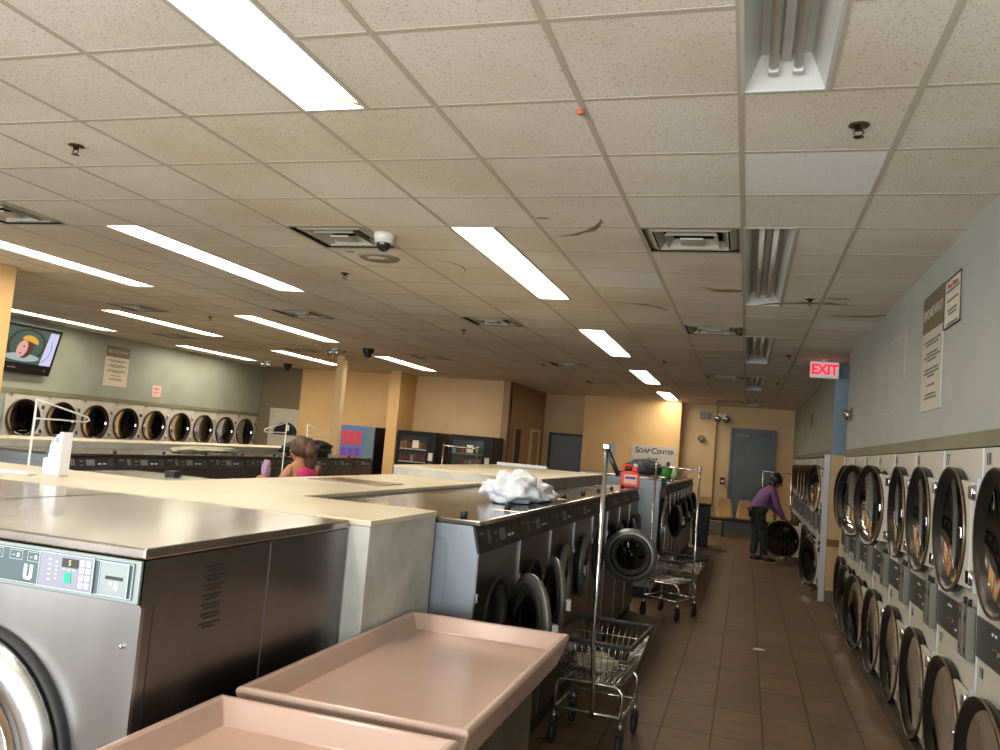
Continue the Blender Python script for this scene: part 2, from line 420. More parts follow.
blotch((-.22, 6.75), .13, .06, 3); blotch((.62, 6.95), .10, .03, 5); blotch((-3.0, 5.62), .05, .02, 8); blotch((-1.25, 4.7), .05, .02, 9)
tag(st.build('water_stain'), 'brown water stain arcs on the white ceiling tiles', 'stain', kind='stuff')

# right wall: above the near dryer bank, a side passage, then above the far bank
XR = 1.07; D1 = 3.59; D1E = 10.07
sbox('wall_right', XR, XR+.15, -3.0, D1, 0, CEIL+.3, grey_wall)
sbox('wall_right_upper', XR, XR+.15, D1, 10.12, 1.83, CEIL+.3, grey_wall)
sbox('wall_right_passage', XR+.15, 2.6, 10.12-.1, 10.12, 0, CEIL+.3, grey_wall)
sbox('wall_right_end', XR-.02, XR+.15, D1E+.003, 10.12, 0, 1.83, cream_wall)
sbox('wall_right_passage_back', 2.6, 2.7, 10.02, 11.5, 0, CEIL+.3, grey_wall)
m = MB().box(1.04, 2.6, 11.40, 11.5, 1.86, CEIL+.3, blue_wall).box(1.04, 2.6, 11.40, 11.5, 0, 1.86, cream_wall)
struct('wall_right_blue', m)
sbox('trim_2', 1.035, 2.6, 11.385, 11.40, .70, .79, brown_band)
sbox('baseboard_right', 1.035, 2.6, 11.385, 11.40, 0, .15, grey_base)
sbox('wall_right_far', 1.06, 1.2, 11.5, 20.9, 1.85, CEIL+.3, green_wall)
sbox('wall_right_far_low', 1.06, 1.2, 19.7, 20.9, 0, 1.85, cream_wall)
sbox('trim_3', XR-.012, XR, D1, 10.12, 1.825, 1.90, olive)
sbox('trim_4', 1.045, 1.06, 11.5, 19.7, 1.85, 1.93, olive)
# back walls
sbox('wall_back', -4.0, 1.2, 20.9, 21.0, 0, CEIL+.3, cream_wall)
sbox('wall_back_pier', -1.55, -.75, 20.78, 20.9, 0, CEIL+.3, cream_wall)
sbox('baseboard_back', -1.55, .95, 20.76, 20.78, 0, .22, grey_base)
m = MB().box(-3.9, -1.55, 20.2, 20.9, 0, CEIL+.3, yellow_wall)
struct('wall_soap_center', m)
sbox('wall_recess', -5.1, -3.9, 20.6, 20.7, 0, CEIL+.3, cream_wall)
sbox('wall_side_doors', -5.15, -5.0, 17.25, 20.7, 0, CEIL+.3, tan_door)
sbox('wall_vending', -7.45, -5.0, 17.35, 17.45, 0, CEIL+.3, cream_wall)
sbox('wall_pier', -7.5, -7.25, 16.45, 17.45, 0, CEIL+.3, yellow_wall)
sbox('wall_yellow', -10.15, -7.5, 17.3, 17.4, 0, CEIL+.3, yellow_wall)
sbox('wall_brown', -12.2, -10.15, 17.42, 17.5, 0, CEIL+.3, brown_wall)
XL = -11.3
sbox('wall_left', XL-.15, XL, 10.28, 17.42, 1.80, CEIL+.3, green_wall)
sbox('wall_left_near', XL-.15, XL, -3, 10.28, 0, CEIL+.3, green_wall)
sbox('trim_5', XL, XL+.012, -3, 17.42, 1.80, 1.88, olive)
sbox('wall_left_end', XL-.15, XL, 17.30, 17.42, 0, 1.80, green_wall)
# street front behind the viewer: low wall, posts and a header, open glazing between
wf = MB()
wf.box(-11.4, 1.2, -3.1, -3.0, 0, .5, cream_wall).box(-11.4, 1.2, -3.1, -3.0, 2.7, CEIL+.3, cream_wall)
for x in (-11.3, -8.8, -6.3, -3.8, -1.4, 1.07): wf.box(x-.06, x+.06, -3.1, -3.0, .5, 2.7, steel)
struct('wall_front', wf)
# column and post
def pillar(name, x, y, w, m, lab):
    o = MB().box(x-w/2, x+w/2, y-w/2, y+w/2, 0, CEIL, m).build(name, bevel=.01); o['kind'] = 'structure'; return o
pillar('wall_column', -7.43, 6.31, .42, yellow_wall, '')
pillar('wall_post', -7.26, 13.74, .15, cream_wall, '')

# doors of the room
def flat_door(n, w, h, m, loc, rz, frame, fw=.06, handle=True, extra=None):
    r = bpy.data.objects.new('door_%d' % n, None); col.objects.link(r); r.location = loc; r.rotation_euler = (0, 0, rz); r['kind'] = 'structure'
    MB().box(-w/2, w/2, -.035, 0, 0, h, m).build('leaf', r, bevel=.004)
    f = MB()
    f.box(-w/2-fw, -w/2, -.06, 0, 0, h+fw, frame).box(w/2, w/2+fw, -.06, 0, 0, h+fw, frame).box(-w/2, w/2, -.06, 0, h, h+fw, frame)
    f.build('door_frame', r)
    if handle: 
        MB().lathe([(0, 0), (.03, 0), (.03, .01), (.012, .015), (.012, .05), (.028, .055), (.024, .08), (0, .085)], (w/2-.09, -.035, 1.02), (0, -1, 0), chrome, 16).build('door_handle', r)
    return r
dr = flat_door(1, .92, 2.44, grey_door, (.125, 20.775, 0), 0, grey_door)
MB().box(-.38, -.08, -.10, -.036, 2.30, 2.36, coinbox_grey).tube([(-.1, -.09, 2.33), (.15, -.16, 2.35), (.3, -.06, 2.40)], .008, chrome_dull, 6).build('door_closer', dr)
text('door_notice', 'NOTICE', .07, paper_red, dr, (-.03, -.037, 1.98), FRONT)
# second double door in the dark recess, two doorways on the side wall, arched-light door on the left
flat_door(2, .86, 1.98, mat('recess_door_paint', lin(104, 110, 114), .45), (-4.34, 20.595, 0), 0, seat_dark)
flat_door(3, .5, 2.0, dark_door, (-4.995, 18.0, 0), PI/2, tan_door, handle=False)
flat_door(4, .7, 2.0, tan_door, (-4.995, 19.6, 0), PI/2, cream_wall)
d5 = flat_door(5, .78, 1.98, white_door, (-10.5, 17.415, 0), 0, white_door, handle=False)
mb = MB(); mb.prism([(.33*math.cos(PI*i/16), 1.42+.3*math.sin(PI*i/16)) for i in range(17)], 'y', -.05, -.036, black_gloss); mb.build('fan_light', d5)
MB().box(.02, .10, -.056, -.05, 1.52, 1.66, paper).build('door_sticker', d5)

# ------------------------------------------------------------------ ceiling fittings
def make_fixture(on):
    w, l, d = FW, T*4, .10
    r = root('ceiling_light', '', 'ceiling light')
    h = MB(); m = fixture_white
    a, b = .012, w-.012
    # trough with sloped sides
    x0, x1, y0, y1 = a, b, .012, l-.012; i = .055
    h.face([(x0, y0, 0), (x0, y1, 0), (x0+i, y1-.08, d), (x0+i, y0+.08, d)], m); h.face([(x1, y0, 0), (x1-i, y0+.08, d), (x1-i, y1-.08, d), (x1, y1, 0)], m)
    h.face([(x0, y0, 0), (x0+i, y0+.08, d), (x1-i, y0+.08, d), (x1, y0, 0)], m); h.face([(x0, y1, 0), (x1, y1, 0), (x1-i, y1-.08, d), (x0+i, y1-.08, d)], m)
    h.face([(x0+i, y0+.08, d), (x0+i, y1-.08, d), (x1-i, y1-.08, d), (x1-i, y0+.08, d)], m)
    # flange
    h.box(0, .014, 0, l, -.003, .002, m).box(w-.014, w, 0, l, -.003, .002, m).box(0, w, 0, .014, -.003, .002, m).box(0, w, l-.014, l, -.003, .002, m)
    h.build('housing', r, fix=False)
    if on:
        MB().box(.02, w-.02, .02, l-.02, .012, .018, lens_on).build('lens', r)
    else:
        for k in (-1, 1):
            x = w/2+k*.042
            MB().cyl((x, .10, .055), (x, l-.10, .055), .0165, tube_off, 16).build('fluorescent_tube', r)
            for y in (.085, l-.085): MB().box(x-.018, x+.018, y-.015, y+.015, .03, .098, fixture_white).build('lamp_holder', r, bevel=.003)
        MB().box(w/2-.016, w/2+.016, .09, l-.09, .075, .099, fixture_white).build('ballast_cover', r)
    return r
col_name = {gx(-3): 'third row from the right wall', gx(0): 'row nearest the right wall', gx(-7.5): 'middle row above the washers', gx(-10.5): 'row left of the centre', gx(-14): 'row before the left pillar', gx(-17.5): 'row closest to the television wall'}
depth_name = {-4: 'nearest the viewer', 3: 'second from the viewer', 10: 'third from the viewer', 17: 'fourth from the viewer', 24: 'farthest, near the back wall'}
pon = make_fixture(True); poff = make_fixture(False)
for k, (x, j) in enumerate(fix_on):
    o = pon if k == 0 else dup(pon)
    o.location = (x, gy(j), CEIL); o['group'] = 'lit ceiling strip lights'; o['label'] = 'lit white strip light, %s, %s' % (col_name[x], depth_name[j])
for k, (x, j) in enumerate(fix_off):
    o = poff if k == 0 else dup(poff)
    o.location = (x, gy(j), CEIL); o['group'] = 'unlit twin tube lights'; o['label'] = 'unlit twin tube strip light, %s, %s' % (col_name[x], depth_name[j])
# the near lit lens has a dark frayed end
MB().tube([(gx(-3)+.2, gy(0)-.10, CEIL+.008), (gx(-3)+.26, gy(0)-.06, CEIL+.004), (gx(-3)+.29, gy(0)-.035, CEIL+.006)], .006, stain, 6).build('burnt_mark', pon, loc=None)
bpy.data.objects['burnt_mark'].location = (-pon.location.x, -pon.location.y, -pon.location.z)

def make_vent():
    r = root('ceiling_vent', '', 'air vent'); w = T
    MB().box(.0, w, .0, w, .09, .10, vent_dark).box(0, .01, 0, w, .0, .09, vent_dark).box(w-.01, w, 0, w, .0, .09, vent_dark).box(0, w, 0, .01, .0, .09, vent_dark).box(0, w, w-.01, w, .0, .09, vent_dark).build('throat', r)
    f = MB()
    def ringf(i, o, z0, z1, m):   # square louvre sloping outward and down
        a = [(i, i), (w-i, i), (w-i, w-i), (i, w-i)]; b = [(o, o), (w-o, o), (w-o, w-o), (o, w-o)]
        for k in range(4):
            p, q = a[k], a[(k+1) % 4]; s_, t_ = b[k], b[(k+1) % 4]
            f.face([(p[0], p[1], z1), (q[0], q[1], z1), (t_[0], t_[1], z0), (s_[0], s_[1], z0)], m)
            f.face([(p[0], p[1], z1+.002), (s_[0], s_[1], z0+.002), (t_[0], t_[1], z0+.002), (q[0], q[1], z1+.002)], m)
    ringf(.02, .0, -.004, -.004, vent_white)
    ringf(.075, .012, .03, -.003, vent_white); ringf(.125, .085, -.004, .045, vent_white); ringf(.18, .145, -.010, .045, vent_white)
    f.box(.235, w-.235, .235, w-.235, -.012, .0, vent_white)
    f.build('louvre', r, fix=False)
    return r
pv = make_vent()
vl = ['near vent beside the unlit tube light, right side', 'second vent on the right side, further down the aisle', 'third vent on the right side, past the soap centre lights', 'farthest vent on the right near the back wall',
      'near vent beside the white dome camera', 'second vent behind the dome camera', 'far vent before the soap centre wall', 'vent cut by the left edge of the photo', 'vent above the hanging strip lights, centre left',
      'far vent in front of the vending machines', 'small vent left of the bright strips', 'far vent above the yellow wall', 'vent over the left dryers', 'vent close to the dark recess']
for k, (i, j) in enumerate(vents):
    o = pv if k == 0 else dup(pv)
    o.location = (gx(i), gy(j), CEIL); o['group'] = 'square ceiling air vents'; o['label'] = 'square louvred ceiling air vent, '+vl[k]

def make_sprinkler():
    r = root('sprinkler_head', '', 'sprinkler')
    MB().lathe([(0, 0), (.035, 0), (.038, -.006), (.015, -.008), (.012, -.03), (0, -.03)], (0, 0, 0), (0, 0, 1), bronze, 16).build('escutcheon', r)
    MB().tube([(-.012, 0, -.028), (-.018, 0, -.045), (0, 0, -.06), (.018, 0, -.045), (.012, 0, -.028)], .003, bronze, 6).lathe([(0, -.06), (.018, -.061), (.02, -.064), (0, -.065)], (0, 0, 0), (0, 0, 1), bronze, 12).build('deflector', r)
    return r
ps = make_sprinkler()
sp = [(.35, 3.4, 'nearest, right of the unlit light'), (-3.45, 3.37, 'upper left, before the strip lights'), (-3.45, 6.41, 'left of the round ceiling speaker'), (.42, 7.0, 'beside the second unlit light on a stained tile'),
      (.42, 10.6, 'right of the third unlit light'), (.42, 14.2, 'far right near the exit sign'), (-3.45, 9.6, 'centre, beyond the second vent'), (-7.0, 9.4, 'left, at the end of a bright strip'), (-6.8, 12.9, 'far left by the slim post'), (-1.2, 11.9, 'right of the lit row'), (-3.3, 13.2, 'far centre')]
for k, (x, y, d) in enumerate(sp):
    o = ps if k == 0 else dup(ps)
    o.location = (x, y, CEIL); o.scale = (1.05, 1.05, .8); o['group'] = 'bronze sprinkler heads'; o['label'] = 'small bronze sprinkler head, '+d

def dome(x, y, label, s=1.0, white=True):
    r = root('dome_camera', label, 'security camera', (x, y, CEIL), 0, 'ceiling dome cameras')
    MB().lathe([(0, 0), (.075*s, 0), (.075*s, -.02*s), (.062*s, -.065*s), (0, -.066*s)], (0, 0, 0), (0, 0, 1), cam_white if white else black_gloss, 24).build('housing', r)
    MB().lathe([(.052*s, -.06*s), (.05*s, -.085*s), (.036*s, -.108*s), (.018*s, -.12*s), (0, -.123*s)], (0, 0, 0), (0, 0, 1), black_gloss, 24).build('dome', r)
    return r
dome(-2.47, 5.1, 'white dome camera with black eye beside the near ceiling vent')
dome(-6.05, 12.3, 'black dome camera right of the slim post', 1.3, False)
dome(-9.9, 16.2, 'small black dome camera near the brown corner', 1.3, False)
r = root('ceiling_speaker', 'round flat ceiling speaker grille behind the white dome camera', 'speaker', (-2.84, 5.8, CEIL))
MB().lathe([(0, -.006), (.03, -.012), (.1, -.012), (.15, -.01), (.165, 0), (0, 0)], (0, 0, 0), (0, 0, 1), speaker_grey, 32).build('grille', r)
MB().lathe([(0, -.013), (.09, -.0135), (.09, -.0115), (0, -.0115)], (0, 0, 0), (0, 0, 1), vent_white, 24).build('center_disc', r)
o = MB().blob((0, 0, -.01), (.018, .014, .012), mat('orange_tag', lin(180, 100, 60), .6), 8, 6, .5, 3).build('cable_tag', loc=(-.72, 3.16, CEIL)); tag(o, 'tiny orange scrap stuck to the ceiling grid', 'scrap')

# exit sign
r = root('exit_sign', 'white exit sign with red letters hanging by the blue wall', 'exit sign', (.865, 10.9, 2.79), .06)
MB().box(-.17, .17, 0, .045, 0, .205, exit_white).build('housing', r, bevel=.01)
text('lettering', 'EXIT', .175, exit_red, r, (0, -.002, .1025), FRONT, .002, .88, bold=.007)
MB().cyl((0, .022, .2), (0, .022, CEIL-2.79), .01, fixture_white).lathe([(0, 0), (.05, 0), (.05, -.012), (0, -.014)], (0, .022, CEIL-2.79), (0, 0, 1), fixture_white, 16).build('ceiling_mount', r)
def emergency(name, label, loc, rz, s=1):
    r = root(name, label, 'emergency light', loc, rz)
    MB().box(-.07*s, .07*s, 0, .05, -.03*s, .05*s, cam_white).build('battery_box', r, bevel=.008)
    for k in (-1, 1):
        MB().lathe([(0, .02), (.03*s, .02), (.055*s, -.03*s), (.058*s, -.06*s), (0, -.055*s)], (k*.07*s, -.01, -.03*s), (0, .8, .3), chrome_dull, 20).build('lamp_head', r)
    return r
emergency('emergency_light', 'twin headed emergency light on the wall end by the blue wall', (1.07, 9.75, 2.32), -PI/2, 1.0)
emergency('emergency_light', 'grey twin emergency light high on the back wall left of the door', (-.62, 20.72, 2.74), 0, 1.4)
emergency('emergency_light', 'white twin emergency lights hanging near the slim post', (-6.75, 12.45, 2.97), 0, .9)
emergency('emergency_light', 'white twin emergency lights at the far left ceiling', (-10.1, 15.7, 2.96), 0, 1.0)
o = MB().lathe([(0, 0), (.03, 0), (.08, -.14), (.085, -.15), (0, -.1)], (0, 0, 0), (.3, 1, -.5), brown_wall, 20).build('wall_horn', loc=(-1.05, 20.78, 2.12)); tag(o, 'small cream alarm horn on the back wall', 'alarm')
tag(MB().box(-.12, .12, 0, .09, -.07, .07, coinbox_grey).build('junction_box', bevel=.008, loc=(-1.02, 20.69, 2.74)), 'grey box high on the back wall at the left end', 'box')
r = root('fire_alarm_pull', 'dark red fire alarm pull box low on the back wall left of the door', 'fire alarm', (-.52, 20.755, 1.20))
MB().box(-.06, .06, 0, .024, -.09, .09, mat('alarm_red', lin(92, 24, 20), .5)).build('box', r, bevel=.005); MB().box(-.035, .035, -.012, 0, -.02, .01, exit_white).build('pull_bar', r)
o = MB().box(-.06, .06, 0, .02, -.13, .13, brown_wall).build('wall_grille', loc=(1.06, 15.3, 2.5)); o.rotation_euler = (0, 0, -PI/2); o.location.x = 1.04; tag(o, 'small dark grille high on the wall above the far dryers', 'grille')

# ------------------------------------------------------------------ signs and posters
def rows_of_print(mb, x0, x1, z, widths, h, m, y=-.0065):
    c = (x0+x1)/2
    for w in widths:
        rnd = random.Random(int(abs(z)*1e5)); X = c-w/2
        while X < c+w/2:
            q = min(.012+rnd.random()*.03, c+w/2-X)
            mb.box(X, X+q, y, y+.001, z, z+h, m); X += q+.006
        z -= h*1.7
    return z
def poster(name, label, cat, w, h, loc, rz, base, header=None, hh=0, htxt=None, lines=(), lm=print_grey, hs=.07):
    r = root(name, label, cat, loc, rz)
    MB().box(0, w, -.005, 0, -h, 0, base).build('sheet', r)
    if header:
        MB().box(0, w, -.0075, -.005, -hh, 0, header).build('header', r)
        if htxt: text('heading', htxt, hs, paper_cool, r, (w/2, -.008, -hh*.52), FRONT, .0005)
    mb = MB(); z = -hh-.07
    for grp in lines: z = rows_of_print(mb, 0, w, z, [g*w for g in grp], .013, lm)-.035
    mb.build('small_print', r)
    return r
LN = ((.8, .6), (.55, .8, .45), (.7, .75, .35), (.4,), (.5, .6))
# right wall faces -X (rz=-90deg: local +X runs toward the viewer)
poster('rules_sign', 'tall rules sign with olive header high on the right wall', 'sign', .58, .745, (XR-.002, 5.93, 2.82), -PI/2, paper_cool, sign_olive, .24, 'BROADWAY', LN, hs=.095)
r = poster('warning_sign', 'smaller framed sign with red heading beside the rules sign on the right wall', 'sign', .38, .27, (XR-.002, 5.32, 2.80), -PI/2, paper, None, 0, None, ((.8,), (.7,), (.6, .5), (.7,)), print_grey)
text('heading', 'Please Notice', .045, paper_red, r, (.19, -.007, -.035), FRONT, .0005)
MB().box(-.008, .388, -.009, -.004, 0, .008, num_black).box(-.008, .388, -.009, -.004, -.278, -.27, num_black).box(-.008, 0, -.009, -.004, -.27, 0, num_black).box(.38, .388, -.009, -.004, -.27, 0, num_black).build('sign_border', r)
# outline of an old removed sign: flakes of white adhesive
mb = MB(); rnd = random.Random(4)
def dashes(y0, y1, z0, z1, n, t=.006):
    for i in range(n):
        if rnd.random() < .3: continue
        a = i/n; b = (i+.7)/n
        ya, yb, za, zb = y0+(y1-y0)*a, y0+(y1-y0)*b, z0+(z1-z0)*a, z0+(z1-z0)*b
        j = rnd.random()*.006
        mb.box(XR-.002, XR, min(ya, yb)-t/2, max(ya, yb)+t/2, min(za, zb)-t/2+j, max(za, zb)+t/2+j, paper_cool)
dashes(7.72, 6.60, 2.72, 2.70, 26); dashes(7.72, 6.60, 2.16, 2.145, 30, .012); dashes(7.72, 7.72, 2.16, 2.72, 18); dashes(6.60, 6.60, 2.145, 2.70, 20)
o = mb.build('adhesive_outline'); tag(o, 'faint white outline of a removed sign on the right wall', 'wall mark')
poster('rules_sign', 'rules sign with olive header on the green left wall', 'sign', .60, .74, (XL+.002, 12.30, 2.84), PI/2, paper, sign_olive, .20, 'BROADWAY', LN, hs=.09)
poster('notice_sheet', 'small pink notice sheet right of the left wall sign', 'notice', .26, .24, (XL+.002, 13.62, 2.22), PI/2, pink_paper, None, 0, None, ((.7, .5), (.6,)), paper_red)
# soap centre sign
r = root('soap_center_sign', 'large pale soap center sign on the yellow back wall', 'sign', (-2.68, 20.195, 1.87))
MB().box(0, 1.06, -.02, 0, -.62, .03, paper_cool).build('board', r, bevel=.004)
text('lettering', 'S', .20, num_black, r, (.14, -.022, -.1), FRONT, bold=.004); text('lettering', 'OAP', .145, num_black, r, (.315, -.022, -.11), FRONT, bold=.004)
text('lettering', 'C', .20, num_black, r, (.545, -.022, -.1), FRONT, bold=.004); text('lettering', 'ENTER', .135, num_black, r, (.82, -.022, -.11), FRONT, bold=.004)
text('lettering', 'SOAP', .10, num_black, r, (.52, -.022, -.30), FRONT, bold=.004); text('lettering', 'BLEACH', .10, num_black, r, (.56, -.022, -.44), FRONT, bold=.004)
MB().box(.86, .94, -.024, -.02, -.46, -.33, num_black).build('price_block', r)
poster('wall_leaflet', 'blue and white leaflet on the yellow wall behind the near cart pole', 'notice', .22, .34, (-3.30, 20.195, 1.88), 0, mat('leaflet_blue', lin(150, 180, 200), .5), None, 0, None, ((.7,), (.6,), (.7,)), paper)
poster('wall_leaflet', 'white leaflet low on the yellow wall behind the near cart pole', 'notice', .2, .22, (-3.32, 20.195, 1.50), 0, paper, None, 0, None, ((.7,), (.6,)), jug_blue)

# television
r = root('television', 'black wall television showing a face behind glass, beside the left column', 'television', (XL+.10, 10.34, 2.12), PI/2)
r.rotation_euler = (.24, 0, PI/2)
w, h = 1.30, .80
MB().box(-w/2, w/2, 0, .06, 0, h, tv_black).box(-w/2+.2, w/2-.2, .06, .10, .15, .6, tv_black).build('casing', r, bevel=.01)
sw_, z0, z1 = w/2-.055, .17, h-.055
MB().box(-sw_, sw_, -.003, .0, z0, z1, tv_cols['bg']).build('screen', r)
p = MB()
def ell(cx, cz, a, b, m, y, a0=0, a1=2*PI, rot=0):
    cx = cx*1.15+.17; cz = cz*1.06; a *= 1.1; b *= 1.1
    n = 24; pts = []
    for i in range(n):
        t = a0+(a1-a0)*i/(n-1 if a1-a0 < 6 else n); X, Z = a*math.cos(t), b*math.sin(t)
        pts.append((cx+X*math.cos(rot)-Z*math.sin(rot), y, cz+X*math.sin(rot)+Z*math.cos(rot)))
    p.face(pts, m)
ell(-.12, .44, .33, .25, tv_cols['dark'], -.0035); ell(-.12, .435, .29, .22, tv_cols['bg'], -.004)
ell(-.14, .25, .3, .06, tv_cols['pale'], -.0045); ell(-.13, .40, .13, .16, tv_cols['hair'], -.005, rot=-.2)
ell(-.18, .38, .09, .13, tv_cols['skin'], -.0055, rot=-.15); ell(-.08, .50, .15, .09, tv_cols['yel'], -.006, 0, PI, -.2)
ell(-.16, .42, .02, .01, tv_cols['dark'], -.0065); ell(-.19, .31, .022, .009, tv_cols['hair'], -.0065)
p.face([(.37, -.0042, z0), (sw_, -.0042, z0), (sw_, -.0042, z1-.02), (.42, -.0042, z1-.02)], tv_cols['lav']); p.build('screen_picture', r, fix=False)
MB().tube([(.40, -.005, .22), (.49, -.005, .32), (.52, -.005, .46), (.49, -.005, .60)], .004, tv_cols['dark'], 5).build('screen_line', r)
MB().box(-.2, -.05, -.004, 0, .08, .095, print_grey).box(.50, .525, -.004, 0, .075, .10, print_grey).build('bezel_marks', r)
MB().box(-.1, .1, .10, .16, .28, .5, tv_black).build('wall_bracket', r)

# ------------------------------------------------------------------ stacked dryers
def make_dryer(w, label, numstr, contents=None):
    """front faces local -Y, floor to 1.82"""
    r = root('stacked_dryer', label, 'dryer')
    hw = w/2; D = .62; HT = 1.82
    b = MB()
    cx = -.03
    b.plate(-hw, hw, .10, .85, 0, cx, .43, .27, enamel); b.plate(-hw, hw, .85, HT, 0, cx, 1.405, .27, enamel)
    b.face([(-hw, 0, .1), (-hw, D, .1), (-hw, D, HT), (-hw, 0, HT)], enamel); b.face([(hw, 0, .1), (hw, 0, HT), (hw, D, HT), (hw, D, .1)], enamel)
    b.face([(-hw, 0, HT), (-hw, D, HT), (hw, D, HT), (hw, 0, HT)], enamel); b.face([(-hw, D, .1), (hw, D, .1), (hw, D, HT), (-hw, D, HT)], enamel)
    b.box(-hw-.004, -hw+.006, -.006, .02, .1, HT, enamel_cool)
    b.build('body', r, fix=False)
    MB().box(-hw, hw, .0, D, 0, .10, kick).box(-hw, hw, -.05, 0, 0, .105, kick).build('kickplate', r)
    for cz, up in ((1.405, 1), (.43, 0)):
        MB().lathe([(.27, 0), (.265, .08), (.30, .1), (.30, .5), (0, .5)], (cx, 0, cz), (0, 1, 0), drum, 40).lathe([(.268, -.012), (.285, -.012), (.285, 0), (.268, .01)], (cx, 0, cz), (0, 1, 0), black_rubber, 40).build('drum', r)
        hx = hw-.05
        d = MB()
        dx = cx-hx     # ring centre in hinge coordinates
        plate = []
        a0 = math.acos(.27/.305)
        zt = .25
        plate = [(-.01, -zt), (-.01, zt)]+[(dx+.30*math.cos(math.radians(a)), .30*math.sin(math.radians(a))) for a in range(60, -61, -10)]
        d.prism(plate, 'y', -.030, -.006, enamel)
        do = d.build('door', r, bevel=.003, loc=(hx, -.004, cz)); do['label'] = 'upper door' if up else 'lower door'
        MB().lathe([(.268, -.006), (.282, -.020), (.305, -.040), (.315, -.044), (.320, -.038), (.318, -.004), (.262, -.002)], (dx, 0, 0), (0, 1, 0), ring_metal, 48, close=True).build('door_ring', do)
        MB().lathe([(.3155, -.0455), (.3215, -.0455), (.3215, -.036), (.3155, -.036)], (dx, 0, 0), (0, 1, 0), bronze_edge, 48, close=True).build('ring_edge', do)
        MB().lathe([(.270, -.008), (.23, .006), (.13, .020), (0, .028)], (dx, 0, 0), (0, 1, 0), dark_glass, 40).build('door_glass', do)
        for z in (-.2, .2): MB().cyl((.012, -.02, z-.035), (.012, -.02, z+.035), .014, chrome, 10).box(-.04, .012, -.036, -.018, z-.03, z+.03, chrome).build('hinge', do)
        MB().box(dx+.240, dx+.275, -.046, -.020, -.026, .026, chrome).build('door_handle', do, bevel=.004)
        MB().box(hx+.006, hx+.034, -.02, 0, cz-.27, cz+.27, enamel_cool).build('hinge_post', r, bevel=.003)
    p = MB()
    p.box(-hw+.012, hw-.012, -.008, 0, .86, 1.045, band_grey)
    band = p.build('control_band', r, bevel=.002)
    MB().box(-.14, -.04, -.012, -.008, .93, .945, chrome_dull).box(-.14, -.12, -.011, -.008, 1.0, 1.012, key_white).box(-.09, -.07, -.011, -.008, 1.0, 1.012, key_white).box(.02, .05, -.011, -.008, .9, .91, key_white).build('switches', band)
    for k in (0, 1):
        x = hw-.130+k*.088
        c = MB().box(x-.038, x+.038, -.045, -.008, .83, 1.075, coinbox_grey).build('coin_box', r, bevel=.005)
        MB().box(x-.014, x+.014, -.048, -.045, 1.0, 1.03, num_black).build('coin_slot', c); MB().box(x-.006, x+.006, -.048, -.045, .86, .88, num_black).build('keyhole', c)
        MB().cyl((x, -.025, 1.075), (x, -.025, 1.105), .009, black_rubber, 8).build('knob', c)
    text('number_label', numstr, .085, num_black, r, (-hw+.09 if numstr else 0, -.002, 1.765), FRONT, .0006)
    text('number_label', numstr, .07, num_black, r, (-hw+.09, -.002, .80), FRONT, .0006)
    return r
def set_label_no(r, n):
    for ch in r.children:
        if ch.name.startswith('number_label'):
            s = .085 if ch.location.z > 1 else .07
            t = text('number_label', n, s, num_black, r, ch.location.copy(), FRONT, .0006)
            bpy.data.objects.remove(ch)
def doors_of(r): 
    d = [c for c in r.children if c.name.startswith('door')]
    return sorted(d, key=lambda c: -c.location.z)
OD = ['first', 'second', 'third', 'fourth', 'fifth', 'sixth', 'seventh', 'eighth', 'ninth', 'tenth', 'eleventh']
proto = make_dryer(.81, 'x', '18')
R1 = [(0, 4), (1, 2), (1, 1), (0, 1), (12, 3), (17, 8), (12, 6), (3, 2)]     # door angles upper, lower
nums1 = ['18', '17', '16', '15', '14', '13', '12', '11']
prs = []
for k in range(8):
    o = dup(proto, loc=(XR, D1+.405+.81*k, 0), rz=-PI/2); prs.append(o)
    o['label'] = 'white stacked dryer in the near right bank, %s from the viewer%s' % (OD[k], ', round doors ajar' if k in (4, 5, 6) else ', doors shut'); o['group'] = 'stacked dryers of the near right bank'
    if k: set_label_no(o, nums1[k])
    u, l = doors_of(o); u.rotation_euler.z = math.radians(R1[k][0]); l.rotation_euler.z = math.radians(R1[k][1])
for k in range(9):
    o = dup(proto, loc=(1.0, 11.52+.405+.81*k, 0), rz=-PI/2)
    o['label'] = 'white stacked dryer in the far right bank, %s beyond the blue wall' % OD[k]; o['group'] = 'stacked dryers of the far right bank'
    set_label_no(o, str(22+k))
    u, l = doors_of(o)
    u.rotation_euler.z = math.radians([10, 1, 2, 1, 1, 1, 2, 1, 1, 1][k]); l.rotation_euler.z = math.radians([16, 2, 5, 2, 60, 1, 1, 1, 1, 1][k])
# a pair is placed, the prototype itself becomes a left-bank dryer (numbers 18 downwards)
def retire(o):
    for c in list(o.children): retire(c)
    bpy.data.objects.remove(o)
retire(proto)
protoL = make_dryer(.778, 'x', '18')
numsL = ['18', '17', '16', '15', '14', '13', '12', '11', '10']
for k in range(9):
    o = protoL if k == 0 else dup(protoL)
    o.location = (XL, 10.30+.389+.778*k, 0); o.rotation_euler = (0, 0, PI/2)
    o['label'] = 'white stacked dryer on the green left wall, %s from the television' % OD[k]; o['group'] = 'stacked dryers on the left wall'
    if k: set_label_no(o, numsL[k])
# clothes seen through some of the dryer doors
for k, (kk, m) in enumerate(((2, cloth_dark), (3, cloth_mix), (4, cloth_pale), (5, cloth_dark))):
    o = MB().blob((0, 0, 0), (.15, .22, .15), m, 16, 10, .5, k).build('laundry_load', loc=(XL-.27, 10.69+.778*kk, 1.285))
    tag(o, '%s laundry seen through the %s left wall dryer door' % (['purple dark', 'red and pale', 'pale', 'dark'][k], OD[kk]), 'laundry', 'laundry inside left dryers')
